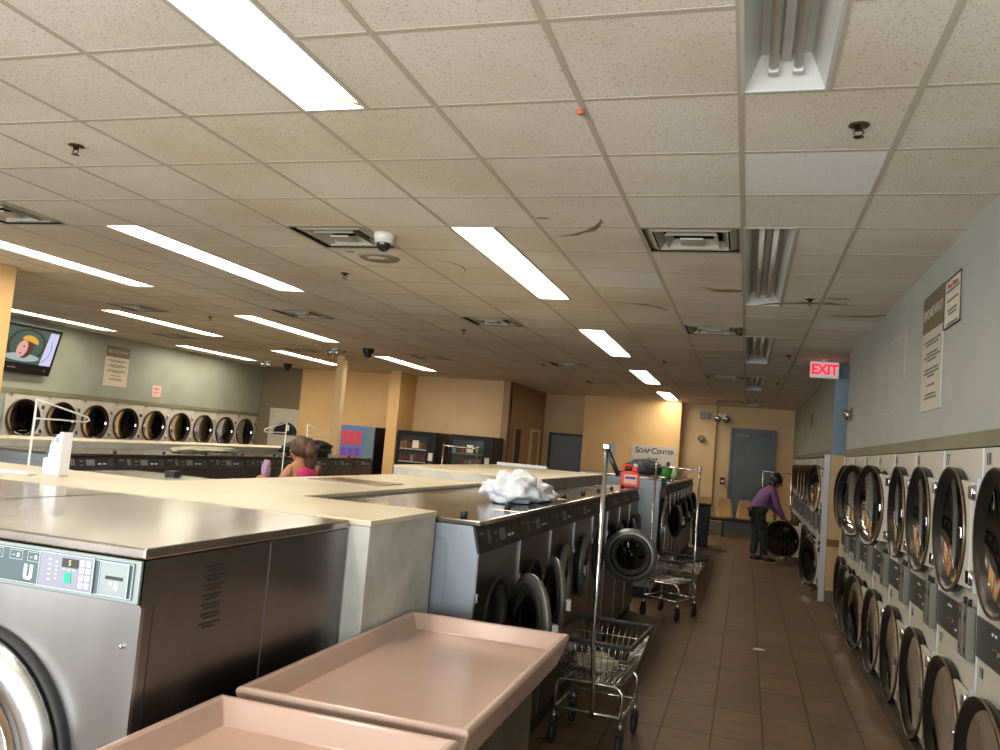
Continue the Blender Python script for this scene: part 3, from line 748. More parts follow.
# pale end panel of the far bank
tag(MB().box(.965, 1.035, 11.43, 11.515, 0, 1.86, enamel_cool).build('end_panel', bevel=.003), 'pale metal end panel closing the far dryer bank', 'panel')

# ------------------------------------------------------------------ front-loading washers
def ring_door(parent, loc, ro, ri, rm, name='door', handle_side=-1, depth=.042, inner=black_rubber):
    """door hung on +X side; origin on the hinge"""
    d = MB(); dx = -(ro+.01)
    d.lathe([(ri, -depth*.3), (ri+.012, -depth*.85), ((ri+ro)/2, -depth), (ro-.012, -depth*.8), (ro, -depth*.35), (ro, -.004), (ri+.01, -.002)], (dx, 0, 0), (0, 1, 0), rm, 48, close=True)
    o = d.build(name, parent, loc=loc)
    MB().lathe([(ri+.003, -depth*.4), (ri-.018, -depth*.3), (ri-.022, .0), (ri+.035, .006), (ri+.035, -.001), (ri+.003, -.002)], (dx, 0, 0), (0, 1, 0), inner, 40, close=True).build('gasket', o)
    MB().lathe([(ri-.016, -depth*.3), (ri*.7, 0), (ri*.5, .03), (0, .045)], (dx, 0, 0), (0, 1, 0), dark_glass, 36).build('door_glass', o)
    MB().box(-.03, .02, -.03, -.006, -.06, .06, chrome).build('hinge', o, bevel=.005)
    hx = dx-ro
    MB().box(hx-.012, hx+.045, -depth-.018, -depth*.6, -.03, .03, chrome).build('door_handle', o, bevel=.006)
    return o
def make_small_washer():
    r = root('front_load_washer', '', 'washer'); hw = .346; HT = 1.31; D = .85
    b = MB()
    b.plate(-hw, hw, .10, 1.17, 0, .0, .84, .165, steel_dark)
    b.face([(-hw, 0, .1), (-hw, D, .1), (-hw, D, 1.285), (-hw, .03, 1.285), (-hw, 0, 1.17)], steel_blue); b.face([(hw, 0, .1), (hw, 0, 1.17), (hw, .03, 1.285), (hw, D, 1.285), (hw, D, .1)], steel_blue)
    b.face([(-hw, D, .1), (hw, D, .1), (hw, D, 1.285), (-hw, D, 1.285)], steel_blue)
    b.build('body', r, fix=False)
    MB().box(-hw-.001, -hw+.012, -.008, .0, .12, 1.17, steel_dark).build('edge_strip', r)
    # raised outline on the side
    s = MB(); pts = []
    for cxx, czz, a in ((.66, 1.18, 0), (.18, 1.18, 90), (.18, .2, 180), (.66, .2, 270)):
        for i in range(5): t = math.radians(a+i*22.5); pts.append((-hw-.001, cxx+.04*math.cos(t), czz+.04*math.sin(t)))
    s.tube(pts, .003, steel_blue, 6, closed=True); s.build('side_pressing', r)
    MB().box(-hw, hw, .02, D, 0, .10, black_rubber).build('plinth', r)
    MB().box(-hw-.004, hw+.004, -.005, D, 1.285, HT, steel_lid).build('lid', r, bevel=.006)
    p = MB(); p.prism([(-.012, 1.17), (.0, 1.17), (.03, 1.285), (.018, 1.285)], 'x', -hw, hw, panel_black); cp = p.build('control_panel', r)
    q = MB()
    def on(x0, x1, z0, z1, m):
        f = lambda z: -.0135+(z-1.17)*.2609
        q.face([(x0, f(z0), z0), (x1, f(z0), z0), (x1, f(z1), z1), (x0, f(z1), z1)], m)
    on(-.31, -.25, 1.245, 1.255, print_grey); on(-.20, -.185, 1.20, 1.26, print_grey); on(-.175, -.16, 1.20, 1.26, print_grey)
    on(-.10, -.05, 1.235, 1.245, print_grey); on(-.10, -.06, 1.20, 1.206, print_grey); on(-.02, .08, 1.20, 1.255, ring_grey); on(.12, .16, 1.21, 1.22, key_white); on(.18, .22, 1.21, 1.22, key_white); on(.25, .31, 1.19, 1.26, num_black)
    q.build('panel_print', cp, fix=False)
    MB().lathe([(.165, 0), (.16, .04), (.2, .06), (.2, .45), (0, .45)], (0, 0, .84), (0, 1, 0), drum, 36).build('drum', r)
    MB().lathe([(.19, -.012), (.168, -.012), (.165, .0), (.19, 0)], (0, 0, .84), (0, 1, 0), black_rubber, 36, close=True).build('port_gasket', r)
    ring_door(r, (.225, -.005, .84), .215, .135, ring_grey)
    MB().cyl((-.27, .10, HT), (-.27, .10, HT+.028), .016, black_rubber, 12).build('lid_knob', r)
    MB().box(-.335, -.30, -.014, 0, .96, 1.0, chrome_dull).build('badge', r)
    return r
pw = make_small_washer()
ang = [38, 26, 3, 2, 90, 12, 16, 8]
for k in range(8):
    o = pw if k == 0 else dup(pw)
    o.location = (-1.08, 3.42+.35+.70*k, 0); o.rotation_euler = (0, 0, PI/2)
    o['group'] = 'right facing washers of the centre island'
    o['label'] = 'dark front load washer facing the right aisle, %s from the tables, door %s' % (OD[k], {90: 'swung wide open', 3: 'shut', 2: 'shut'}.get(ang[k], 'ajar'))
    d = [c for c in o.children if c.name.startswith('door')][0]; d.rotation_euler.z = math.radians(ang[k])
for k in range(9):
    o = dup(pw); y = 5.70+.345+.69*k
    o.location = (-5.6, y, -.055); o.rotation_euler = (0, 0, PI/2); o['group'] = 'washers of the left island'
    o['label'] = 'dark front load washer of the left island, %s from its near end' % OD[k]
    d = [c for c in o.children if c.name.startswith('door')][0]; d.rotation_euler.z = math.radians(18 if k in (3, 4, 7) else 4)
    o.location.z = 0; o.scale = (.985, 1, .955)
for k in range(8):
    o = dup(pw); y = 10.72+.35+.70*k
    o.location = (-.95, y, 0); o.rotation_euler = (0, 0, PI/2); o['group'] = 'far washers beyond the steel sided machine'
    o['label'] = 'dark front load washer in the far row, %s past the steel sided machine' % OD[k]
    d = [c for c in o.children if c.name.startswith('door')][0]; d.rotation_euler.z = math.radians([25, 18, 22, 14, 20, 8, 16, 5][k])

# large washers facing the viewer
def make_big_washer(dark_side=True):
    r = root('large_washer', '', 'washer'); hw = .487; HT = 1.33; D = 1.045
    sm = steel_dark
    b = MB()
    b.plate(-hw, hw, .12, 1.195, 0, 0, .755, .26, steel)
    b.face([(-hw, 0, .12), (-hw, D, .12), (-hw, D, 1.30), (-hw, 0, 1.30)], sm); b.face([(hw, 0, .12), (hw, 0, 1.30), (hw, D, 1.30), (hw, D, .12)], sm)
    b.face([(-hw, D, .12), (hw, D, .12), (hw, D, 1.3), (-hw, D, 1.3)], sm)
    b.build('body', r, fix=False)
    MB().box(-hw, hw, .02, D, 0, .12, black_rubber).build('plinth', r)
    s = MB(); s.box(hw, hw+.003, .0, .012, .12, 1.19, steel).box(hw, hw+.0015, .545, .55, .12, 1.30, ring_grey).box(hw, hw+.0012, .045, .048, .12, 1.19, num_black).build('side_seam', r)
    # printed notice on the side
    q = MB(); rnd = random.Random(3); z = 1.255
    for blk in range(7):
        for ln in range(2):
            y = .235; e = y+.10-rnd.random()*.02
            if ln: y += .012; e -= .012
            while y < e:
                l = .004+rnd.random()*.010; q.box(hw+.001, hw+.0022, y, min(y+l, e), z, z+.0055, num_black); y += l+.002
            z -= .0095
        z -= .006
    q.build('side_notice', r)
    MB().box(-hw-.003, hw+.004, -.008, D+.005, 1.303, HT, steel_lid).build('lid', r, bevel=.005)
    MB().lathe([(0, 0), (.010, 0), (.010, .004), (.008, .006), (0, .007)], (-.42, .07, HT), (0, 0, 1), chrome, 14).build('lid_screw', r)
    cp = MB().box(-hw+.003, hw-.003, -.010, 0, 1.197, 1.300, slot_plate).build('control_panel', r, bevel=.003)
    fa = MB(); fa.box(-hw+.012, hw-.018, -.0125, -.010, 1.206, 1.292, panel_teal); f = fa.build('fascia', cp, bevel=.004)
    def frame(x0, x1, z0, z1, t, m, name, y=-.0145):
        MB().box(x0, x1, y, y+.002, z0, z0+t, m).box(x0, x1, y, y+.002, z1-t, z1, m).box(x0, x0+t, y, y+.002, z0, z1, m).box(x1-t, x1, y, y+.002, z0, z1, m).build(name, cp)
    frame(-hw+.014, hw-.020, 1.208, 1.290, .0015, panel_line, 'fascia_outline')
    X0 = 1.84   # panel positions were measured in metres from the room axis; washer centre sits at x=-1.84
    kx0, kx1 = X0-1.650, X0-1.486
    MB().box(kx0, kx1, -.016, -.0125, 1.209, 1.291, keypad).build('keypad', cp, bevel=.003)
    frame(kx0-.001, kx1+.001, 1.208, 1.292, .0018, panel_line, 'keypad_border', -.0175)
    MB().box(kx0+.070, kx0+.118, -.018, -.016, 1.262, 1.283, lcd).build('display', cp)
    text('display_digit', '5', .018, lcd_digit, cp, (kx0+.094, -.0185, 1.2725), FRONT, .0003)
    kb = MB()
    for i in range(2):
        for j in range(4): kb.box(kx0+.124+i*.018, kx0+.138+i*.018, -.018, -.016, 1.2695-j*.0175, 1.2830-j*.0175, key_white)
    kb.build('number_keys', cp, bevel=.0015)
    MB().box(kx0+.080, kx0+.100, -.018, -.016, 1.224, 1.250, key_green).build('start_button', cp, bevel=.002)
    q = MB()
    for j in range(5): q.box(kx0+.028, kx0+.036, -.0165, -.016, 1.274-j*.012, 1.277-j*.012, key_white)
    for j in range(5): q.box(kx0+.050, kx0+.056, -.0165, -.016, 1.270-j*.010, 1.273-j*.010, key_white)
    for j in range(3): q.box(kx0+.072+j*.015, kx0+.080+j*.015, -.0165, -.016, 1.255, 1.2575, key_white)
    q.build('program_marks', cp)
    sx0, sx1 = X0-1.467, X0-1.383
    MB().box(sx0, sx1, -.0165, -.0125, 1.2095, 1.2895, slot_plate).build('card_plate', cp, bevel=.002)
    frame(sx0, sx1, 1.2095, 1.2895, .0015, panel_line, 'card_plate_border', -.018)
    MB().box(sx0+.018, sx1-.015, -.0175, -.0165, 1.249, 1.257, num_black).build('card_slot', cp)
    MB().box(sx0+.030, sx0+.038, -.0172, -.0165, 1.236, 1.244, key_white).prism([(sx0+.044, 1.228), (sx0+.052, 1.224), (sx0+.058, 1.232), (sx0+.056, 1.243), (sx0+.046, 1.243)], 'y', -.0172, -.0165, key_white).build('card_icon', cp)
    # U shaped logo and three pictograms
    u = MB(); ux = X0-1.685
    u.box(ux-.014, ux-.004, -.0135, -.0125, 1.224, 1.254, key_white).box(ux+.004, ux+.014, -.0135, -.0125, 1.224, 1.254, key_white).prism([(ux-.014, 1.224), (ux-.009, 1.217), (ux+.009, 1.217), (ux+.014, 1.224)], 'y', -.0135, -.0125, key_white); u.build('logo', cp)
    q = MB()
    for i, cx in enumerate((X0-1.672, X0-1.728, X0-1.79)):
        z0, z1 = 1.262, 1.284
        q.box(cx-.020, cx+.020, -.0132, -.0125, z0, z0+.001, panel_line).box(cx-.020, cx+.020, -.0132, -.0125, z1, z1+.001, panel_line).box(cx-.020, cx-.019, -.0132, -.0125, z0, z1, panel_line).box(cx+.019, cx+.020, -.0132, -.0125, z0, z1, panel_line)
        q.box(cx+.002, cx+.010, -.0134, -.0125, z0+.006, z0+.016, panel_line).box(cx-.012, cx-.004, -.0134, -.0125, z0+.009, z0+.011, panel_line)
    q.build('pictograms', cp)
    MB().lathe([(.26, 0), (.255, .06), (.33, .1), (.33, .75), (0, .75)], (0, 0, .755), (0, 1, 0), drum, 48).build('drum', r)
    MB().lathe([(.345, -.008), (.337, -.02), (.325, -.02), (.325, 0), (.345, 0)], (0, 0, .755), (0, 1, 0), black_rubber, 64, close=True).build('port_gasket', r)
    do = ring_door(r, (-.345, -.022, .755), .33, .235, ring_bright)
    # this door hangs on the left: mirror its pieces about the hinge
    for q_ in [do]+list(do.children): q_.scale = (1, 1, 1)
    do.location.x = .34
    bl = MB()
    for z in (-.012, .012): bl.lathe([(0, 0), (.006, 0), (.004, .004), (0, .005)], (-.06, -.052, z), (0, -1, 0), chrome, 10)
    bl.build('door_rivets', do)
    MB().lathe([(0, 0), (.006, 0), (.005, .006), (.003, .008), (0, .009)], (X0-1.392, 0, 1.096), (0, -1, 0), chrome, 14).build('panel_lock', r)
    return r
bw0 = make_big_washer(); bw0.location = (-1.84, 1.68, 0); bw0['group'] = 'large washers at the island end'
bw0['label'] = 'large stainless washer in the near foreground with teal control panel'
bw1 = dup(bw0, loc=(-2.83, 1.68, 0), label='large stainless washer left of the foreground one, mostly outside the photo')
# steel sided machine at the head of the far row, and the plain one at the near end of the left island
r = dup(bw0, loc=(-.95, 10.305, 0), rz=PI/2, label='tall stainless washer whose bright side faces the tables, under the black backpack', group='tall end washers')
r.scale = (.82, .92, 1.055)
for c in r.children:
    if c.name.startswith('side_notice'): bpy.data.objects.remove(c); break
for c in r.children:
    if c.name.startswith('body'):
        me = c.data.copy(); c.data = me
        for i, mm in enumerate(me.materials):
            if mm == steel_dark: me.materials[i] = steel_blue

# ------------------------------------------------------------------ island boards
def board_box(name, label, cat, x0, x1, y0, y1, z1, top=cream_top, side=painted_board, th=.022):
    cx, cy = (x0+x1)/2, (y0+y1)/2
    r = root(name, label, cat, (cx, cy, 0))
    a, b, c, d = x0-cx, x1-cx, y0-cy, y1-cy
    MB().box(a, b, c, d, 0, z1-th, side).build('side_panel', r, bevel=.003)
    MB().box(a-.004, b+.004, c-.004, d+.004, z1-th, z1, top).build('top_board', r, bevel=.003)
    return r
board_box('partition_box', 'cream topped painted box behind the near large washer', 'partition', -3.95, -1.275, 2.745, 3.405, 1.335)
board_box('partition_box', 'long cream topped partition between the island washers', 'partition', -2.68, -1.945, 3.412, 9.02, 1.335)
r = root('raised_box', 'raised cream box on the island behind the white plastic bag', 'partition', (-2.32, 7.55, 1.336))
MB().box(-.38, .37, -1.4, 1.4, 0, .055, painted_board).build('side_panel', r); MB().box(.37, .84, -1.4, 1.4, -.024, .055, painted_board).build('side_panel', r)
MB().box(-.385, .845, -1.405, 1.405, .055, .073, cream_top).build('top_board', r, bevel=.003)
board_box('partition_box', 'long cream partition topping the left island', 'partition', -7.05, -6.46, 4.9, 12.2, 1.32)
r = root('steel_lid_machine', 'low stainless machine lid set into the cream island top beside the leaflet box', 'washer', (-2.99, 3.62, 0))
MB().box(-.32, .29, -.20, .30, 0, 1.30, steel_blue).build('body', r); MB().box(-.325, .295, -.205, .305, 1.30, 1.325, steel_lid).build('lid', r, bevel=.005)
MB().box(-.03, .03, .2, .26, 1.325, 1.35, black_rubber).build('lid_knob', r)
# flat steel cover plates on the cream boards
o = MB().box(-.23, .23, -.2, .2, 0, .006, steel_lid).build('cover_plate', loc=(-2.31, 4.72, 1.336)); tag(o, 'flat steel cover plate lying on the cream island top', 'plate')
o = MB().box(-.28, .28, -.05, .05, 0, .02, enamel_cool).box(-.28, .28, -.05, -.04, .02, .035, enamel_cool).build('metal_channel', loc=(-2.34, 8.80, 1.411)); tag(o, 'white metal channel at the far edge of the raised cream box', 'channel')
o = MB().box(-.11, .11, -.03, .03, 0, .012, plastic_white).build('paper_tray', bevel=.004, loc=(-3.13, 2.93, 1.336)); o.rotation_euler.z = .12; tag(o, 'thin white tray lying beside the leaflet box', 'tray')
# leaflet box
r = root('leaflet_box', 'white stepped leaflet box holding green leaflets on the cream board', 'leaflet holder', (-3.00, 3.06, 1.336), -.1)
r.scale = (.66, .66, .66)
prof = [(-.10, 0), (.06, 0), (.06, .30), (.03, .30), (.03, .285), (.005, .28), (-.01, .25), (-.035, .235), (-.05, .20), (-.055, .12), (-.10, .11)]
for y0, y1 in ((-.04, -.036), (.036, .04)): MB().prism(prof, 'y', y0, y1, plastic_white).build('side_panel', r)
MB().box(-.10, -.096, -.036, .036, 0, .11, plastic_white).box(.056, .06, -.036, .036, 0, .30, plastic_white).box(-.1, .06, -.036, .036, 0, .004, plastic_white).build('tray', r)
tag(MB().box(-.085, -.08, -.03, .03, .005, .165, mat('leaflet_green', lin(60, 160, 130), .6)).build('leaflets', r)); MB().box(-.072, -.068, -.028, .028, .005, .15, paper).build('leaflets', r)
MB().box(.0, .028, -.0415, -.0405, .225, .26, mat('logo_blue', lin(120, 150, 180), .5)).build('printed_mark', r)

# ------------------------------------------------------------------ folding tables
def make_table(L_):
    r = root('folding_table', '', 'table'); W = .66; zt, zf = .947, .889; t = .03
    b = MB(); hx, hy = W/2, L_/2
    O = [(-hx, -hy), (hx, -hy), (hx, hy), (-hx, hy)]
    def R_(i): return [(-hx+i, -hy+i), (hx-i, -hy+i), (hx-i, hy-i), (-hx+i, hy-i)]
    loops = [(R_(.035), zt-.115), (R_(.0), zt-.012), (R_(.004), zt-.002), (R_(.010), zt), (R_(.020), zt), (R_(.026), zt-.004), (R_(.055), zf)]
    vs = [[b.bm.verts.new((x, y, z)) for x, y in lp] for lp, z in loops]; k = b.mi(mauve)
    for A, B in zip(vs, vs[1:]):
        for i in range(4): b.bm.faces.new([A[i], A[(i+1) % 4], B[(i+1) % 4], B[i]]).material_index = k
    b.bm.faces.new(vs[-1]).material_index = k; b.bm.faces.new(vs[0][::-1]).material_index = k
    b.build('tray_top', r, bevel=.004)
    MB().box(-hx+.12, hx-.10, -hy+.12, hy-.12, 0, zt-.116, kick).build('pedestal', r, bevel=.004)
    return r
tb0 = make_table(1.21); tb0.location = (-.937, 2.585, 0); tag(tb0, 'mauve folding table with raised rim, the one nearer the washers and cart', None, 'mauve folding tables')
tb1 = dup(tb0, loc=(-.937, 1.314, 0), label='mauve folding table at the bottom edge of the photo')

# ------------------------------------------------------------------ laundry carts
def caster_into(r, x, y):
    f = MB().cyl((x, y, .135), (x, y, .165), .013, chrome_dull, 10).box(x-.018, x+.018, y-.022, y+.022, .112, .138, black_rubber).box(x-.02, x-.016, y-.02, y+.02, .05, .12, black_rubber).box(x+.016, x+.02, y-.02, y+.02, .05, .12, black_rubber).build('caster', r, bevel=.002)
    MB().lathe([(0, -.012), (.02, -.012), (.035, -.014), (.052, -.012), (.055, -.006), (.055, .006), (.052, .012), (.035, .014), (.02, .012), (0, .012)], (x, y, .056), (1, 0, 0), black_rubber, 24).build('wheel', f)
def make_cart(rack):
    r = root('laundry_cart', '', 'laundry cart')
    fx, fy = .19, .21
    for x in (-fx, fx):
        for y in (-fy, fy): caster_into(r, x, y)
    f = MB(); R_ = .011
    for y in (-fy, fy):
        pts = [(-fx, y, .15), (-fx, y, .31)]
        for i in range(1, 6): a = PI/2*i/5; pts.append((-fx+.05*(1-math.cos(a)), y, .31+.05*math.sin(a)))
        q = [(-p[0], p[1], p[2]) for p in pts[::-1]]
        f.tube(pts+q, R_, chrome, 8); f.tube([(-fx, y, .20), (fx, y, .20)], R_*.9, chrome, 8)
    for x in (-fx, fx): f.tube([(x, -fy, .20), (x, fy, .20)], R_*.9, chrome, 8)
    f.tube([(-.14, -fy, .36), (-.14, fy+.03, .36)], .008, chrome, 6).tube([(.14, -fy, .36), (.14, fy+.03, .36)], .008, chrome, 6)
    f.build('frame', r)
    # basket: bottom rectangle to wider rim
    bx, by0, by1, bz = .18, -.20, .24, .375
    rx, ry0, ry1, rz = .235, -.30, .38, .60
    w = MB(); wr = .0022
    def lp(t): return (bx+(rx-bx)*t, by0+(ry0-by0)*t, by1+(ry1-by1)*t, bz+(rz-bz)*t)
    for t, q in ((0, .004), (.33, .0035), (.66, .0035), (.97, wr)):
        x, a, c, z = lp(t); w.tube([(-x, a, z), (x, a, z), (x, c, z), (-x, c, z)], q, chrome_dull, 5, closed=True)
    B, TT = lp(0), lp(1)
    for i in range(13):
        s = -1+2*i/12
        for k in (1, 2): w.tube([(s*B[0], B[k], B[3]), (s*TT[0], TT[k], TT[3])], wr, chrome_dull, 5)
        w.tube([(s*B[0], B[1], B[3]), (s*B[0], B[2], B[3])], wr, chrome_dull, 5)
    for i in range(15):
        s = i/14; yb = B[1]+(B[2]-B[1])*s; yt = TT[1]+(TT[2]-TT[1])*s
        for k in (-1, 1): w.tube([(k*B[0], yb, B[3]), (k*TT[0], yt, TT[3])], wr, chrome_dull, 5)
        w.tube([(-B[0], yb, B[3]), (B[0], yb, B[3])], wr, chrome_dull, 5)
    w.build('basket', r)
    x, a, c, z = lp(1)
    MB().box(-x-.012, x+.012, a-.012, a+.012, z-.012, z+.012, black_rubber).box(-x-.012, x+.012, c-.012, c+.012, z-.012, z+.012, black_rubber).box(-x-.012, -x+.012, a, c, z-.012, z+.012, black_rubber).box(x-.012, x+.012, a, c, z-.012, z+.012, black_rubber).build('rim', r, bevel=.006)
    if rack == 'single':
        MB().tube([(.03, -fy-.022, .18), (.03, -fy-.022, .36), (.03, -.325, .62), (.03, -.325, 1.68)], .0125, chrome, 10).build('pole', r)
        MB().tube([(.03, -.325, 1.68), (.055, -.33, 1.63), (.11, -.345, 1.53)], .013, black_gloss, 8).build('folded_rod', r)
        MB().box(.012, .048, -.343, -.307, 1.668, 1.695, chrome_dull).build('pole_cap', r, bevel=.004)
    elif rack == 'double':
        for s in (-1, 1):
            MB().tube([(s*.225, .0, .20), (s*.25, .0, .6), (s*.25, 0, 1.55)], .0115, chrome, 10).build('pole', r)
            MB().blob((s*.25, 0, 1.56), (.018, .018, .018), chrome, 10, 8).build('pole_cap', r)
        MB().tube([(-.25, 0, 1.545), (.25, 0, 1.545)], .010, chrome, 8).build('hanging_rod', r)
    elif rack == 'triangle':
        MB().tube([(0, 0, .20), (0, 0, 1.68)], .007, white_wire, 8).build('pole', r)
        MB().tube([(0, 0, 1.68), (0, .2, 1.64), (0, .44, 1.59), (0, .46, 1.57), (0, .43, 1.555), (0, .2, 1.56), (0, 0, 1.56)], .0065, white_wire, 6).build('hanging_rod', r)
    return r
c1 = make_cart('single'); c1.location = (-.755, 4.93, 0); c1.rotation_euler.z = math.radians(-4)
tag(c1, 'wire laundry cart beside the mauve table, single tall pole', None, 'wire laundry carts')
o = MB().blob((0, 0, 0), (.12, .15, .035), cloth_pale, 20, 12, .5, 3).build('towel', loc=(-.79, 5.0, .42)); tag(o, 'pale crumpled cloth lying in the near laundry cart', 'cloth')
c2 = make_cart('double'); c2.location = (-.69, 9.0, 0); c2.rotation_euler.z = math.radians(-20)
tag(c2, 'wire laundry cart in the aisle behind the open washer door', None, 'wire laundry carts')
c3 = dup(c2, loc=(.56, 15.95, 0), rz=math.radians(6), label='wire laundry cart in front of the woman in purple')
c4 = dup(c2, loc=(-3.95, 11.3, 0), rz=math.radians(8), label='laundry cart rack seen far behind the island before the dark doorway')
c5 = make_cart('triangle'); c5.location = (-4.66, 8.16, 0); c5.rotation_euler.z = math.radians(0); tag(c5, 'laundry cart with white triangle hanger arm pointing right, by the woman in pink', None, 'carts with triangle hanger arms')
c6 = dup(c5, loc=(-4.35, 7.05, 0), rz=PI, label='laundry cart with white triangle hanger arm pointing left, before the white door')
c6.location = (-5.2, 8.62, 0); 
c7 = dup(c5, loc=(-4.35, 4.2, 0), rz=0, label='laundry cart with triangle hanger arm near the leaflet box')
tag(MB().blob((0, 0, 0), (.06, .05, .12), lime, 14, 10, .4, 6).build('lime_garment', loc=(.50, 15.62, .60)), 'lime green garment hanging over the basket by the woman in purple', 'garment')

# ------------------------------------------------------------------ things lying on the machines
def crumple(name, label, cat, c, rad, m, seed, amp=.35, rot=0):
    b = MB(); b.blob((0, 0, 0), rad, m, 40, 26, amp, seed)
    from mathutils import noise as nz
    for v in b.bm.verts:
        d = v.co.copy()
        n1 = abs(nz.noise(d*9+Vector((seed, 0, 0))))*.12+abs(nz.noise(d*22+Vector((0, seed, 0))))*.05
        v.co *= 1+n1
        if v.co.z < -rad[2]*.72: v.co.z = -rad[2]*.72
    o = b.build(name); o.location = c; o.rotation_euler.z = rot
    for f in o.data.polygons: f.use_smooth = False if False else True
    return tag(o, label, cat)
b = MB()
b.blob((0, -.17, .075), (.14, .20, .095), bag_white, 40, 26, .45, 11); b.blob((.02, .12, .05), (.14, .22, .07), bag_white, 40, 24, .5, 12); b.blob((.05, .33, .03), (.10, .15, .04), bag_white, 30, 20, .6, 13)
from mathutils import noise as nz
for v in b.bm.verts:
    d = v.co.copy(); v.co += Vector((nz.noise(d*14), nz.noise(d*14+Vector((5, 0, 0))), nz.noise(d*14+Vector((0, 7, 0)))))*.016+Vector((nz.noise(d*30), nz.noise(d*38+Vector((5, 0, 0))), nz.noise(d*38+Vector((0, 7, 0)))))*.007
    if v.co.z < .003: v.co.z = .003
o = b.build('plastic_bag', loc=(-1.30, 4.86, 1.312)); tag(o, 'crumpled white plastic bag on the island washer lids', 'plastic bag')
crumple('laundry_pile', 'dark clothes piled on the left island near the soda machine', 'laundry', (-5.98, 10.55, 1.34), (.22, .50, .13), cloth_dark, 21)
crumple('laundry_pile', 'pale clothes spread on the left island before the woman in pink', 'laundry', (-5.95, 8.2, 1.28), (.16, .5, .045), cloth_pale, 22)
# backpack
r = root('backpack', 'black backpack lying on top of the steel sided machine', 'backpack', (-1.26, 10.75, 1.405), -.2)
b = MB(); b.blob((0, 0, .085), (.24, .17, .115), cloth_dark, 30, 18, .15, 5)
for v in b.bm.verts: v.co.z = max(v.co.z, .002)
b.build('pack_body', r); b = MB(); b.blob((-.03, -.11, .06), (.16, .09, .065), cloth_dark, 20, 14, .12, 9)
for v in b.bm.verts: v.co.z = max(v.co.z, .002)
b.build('front_pocket', r); MB().tube([(-.2, .02, .05), (-.28, -.05, .012), (-.33, -.02, .012), (-.27, .06, .015)], .012, black_rubber, 6).build('strap', r)
MB().tube([(-.12, -.12, .13), (0, -.15, .15), (.12, -.12, .13)], .004, ring_grey, 5).build('zipper', r)
# detergent jug
r = root('detergent_jug', 'orange red detergent jug with white cap on the far island washer', 'detergent', (-1.14, 8.62, 1.312), .15)
b = MB(); k = b.mi(jug_red)
prof = [(-.095, 0), (.095, 0), (.10, .05), (.095, .14), (.08, .185), (.045, .205), (.03, .235), (-.075, .235), (-.085, .2), (-.098, .1)]
hole = [(-.045, .165), (.0, .165), (.02, .18), (.01, .205), (-.04, .205)]
b.prism([(-.095, 0), (.095, 0), (.10, .05), (.095, .14), (.08, .162), (-.09, .162), (-.098, .1)], 'y', -.05, .05, jug_red)
b.prism([(-.09, .162), (-.05, .162), (-.048, .212), (.03, .212), (.03, .235), (-.075, .235), (-.087, .2)], 'y', -.03, .03, jug_red)
b.prism([(.02, .162), (.08, .162), (.078, .19), (.05, .212), (.02, .212)], 'y', -.04, .04, jug_red)
b.build('jug_body', r, bevel=.012)
MB().cyl((.055, 0, .205), (.055, 0, .245), .024, plastic_white, 18).build('cap', r)
MB().box(-.06, .07, -.0525, -.05, .035, .13, jug_label).box(-.045, .06, -.0535, -.0525, .085, .11, jug_blue).build('product_label', r)
# green bag on the far washers
r = root('shopping_bag', 'green and clear bag standing on the far washers behind the cart rack', 'bag', (-1.12, 12.7, 1.312), 0)
b = MB(); b.blob((-.03, 0, .10), (.13, .08, .10), green_bag, 20, 14, .3, 8)
for v in b.bm.verts: v.co.z = max(v.co.z, .002)
b.build('bag_body', r); b = MB(); b.blob((.10, .0, .09), (.06, .07, .085), bag_pale, 16, 10, .3, 4)
for v in b.bm.verts: v.co.z = max(v.co.z, .002)
b.build('clear_panel', r)
# black bin with a bag rim at the end of the far row
r = root('trash_bin', 'black bin at the end of the far washers', 'bin', (-.78, 16.85, 0))
b = MB(); b.prism([(-.14, 0), (.14, 0), (.17, .78), (-.17, .78)], 'y', -.16, .16, bin_black); b.build('bin_body', r, bevel=.02)
MB().tube([(-.17, -.16, .79), (.17, -.16, .79), (.17, .16, .79), (-.17, .16, .79)], .02, bin_black, 8, closed=True).build('bin_liner', r)
o = MB().prism([(-.05, -.02), (.0, -.035), (.055, -.01), (.05, .03), (-.02, .035)], 'z', 0, .004, paper).build('paper_scrap', loc=(.2, 8.0, .001)); tag(o, 'small white paper scrap on the aisle floor', 'scrap')

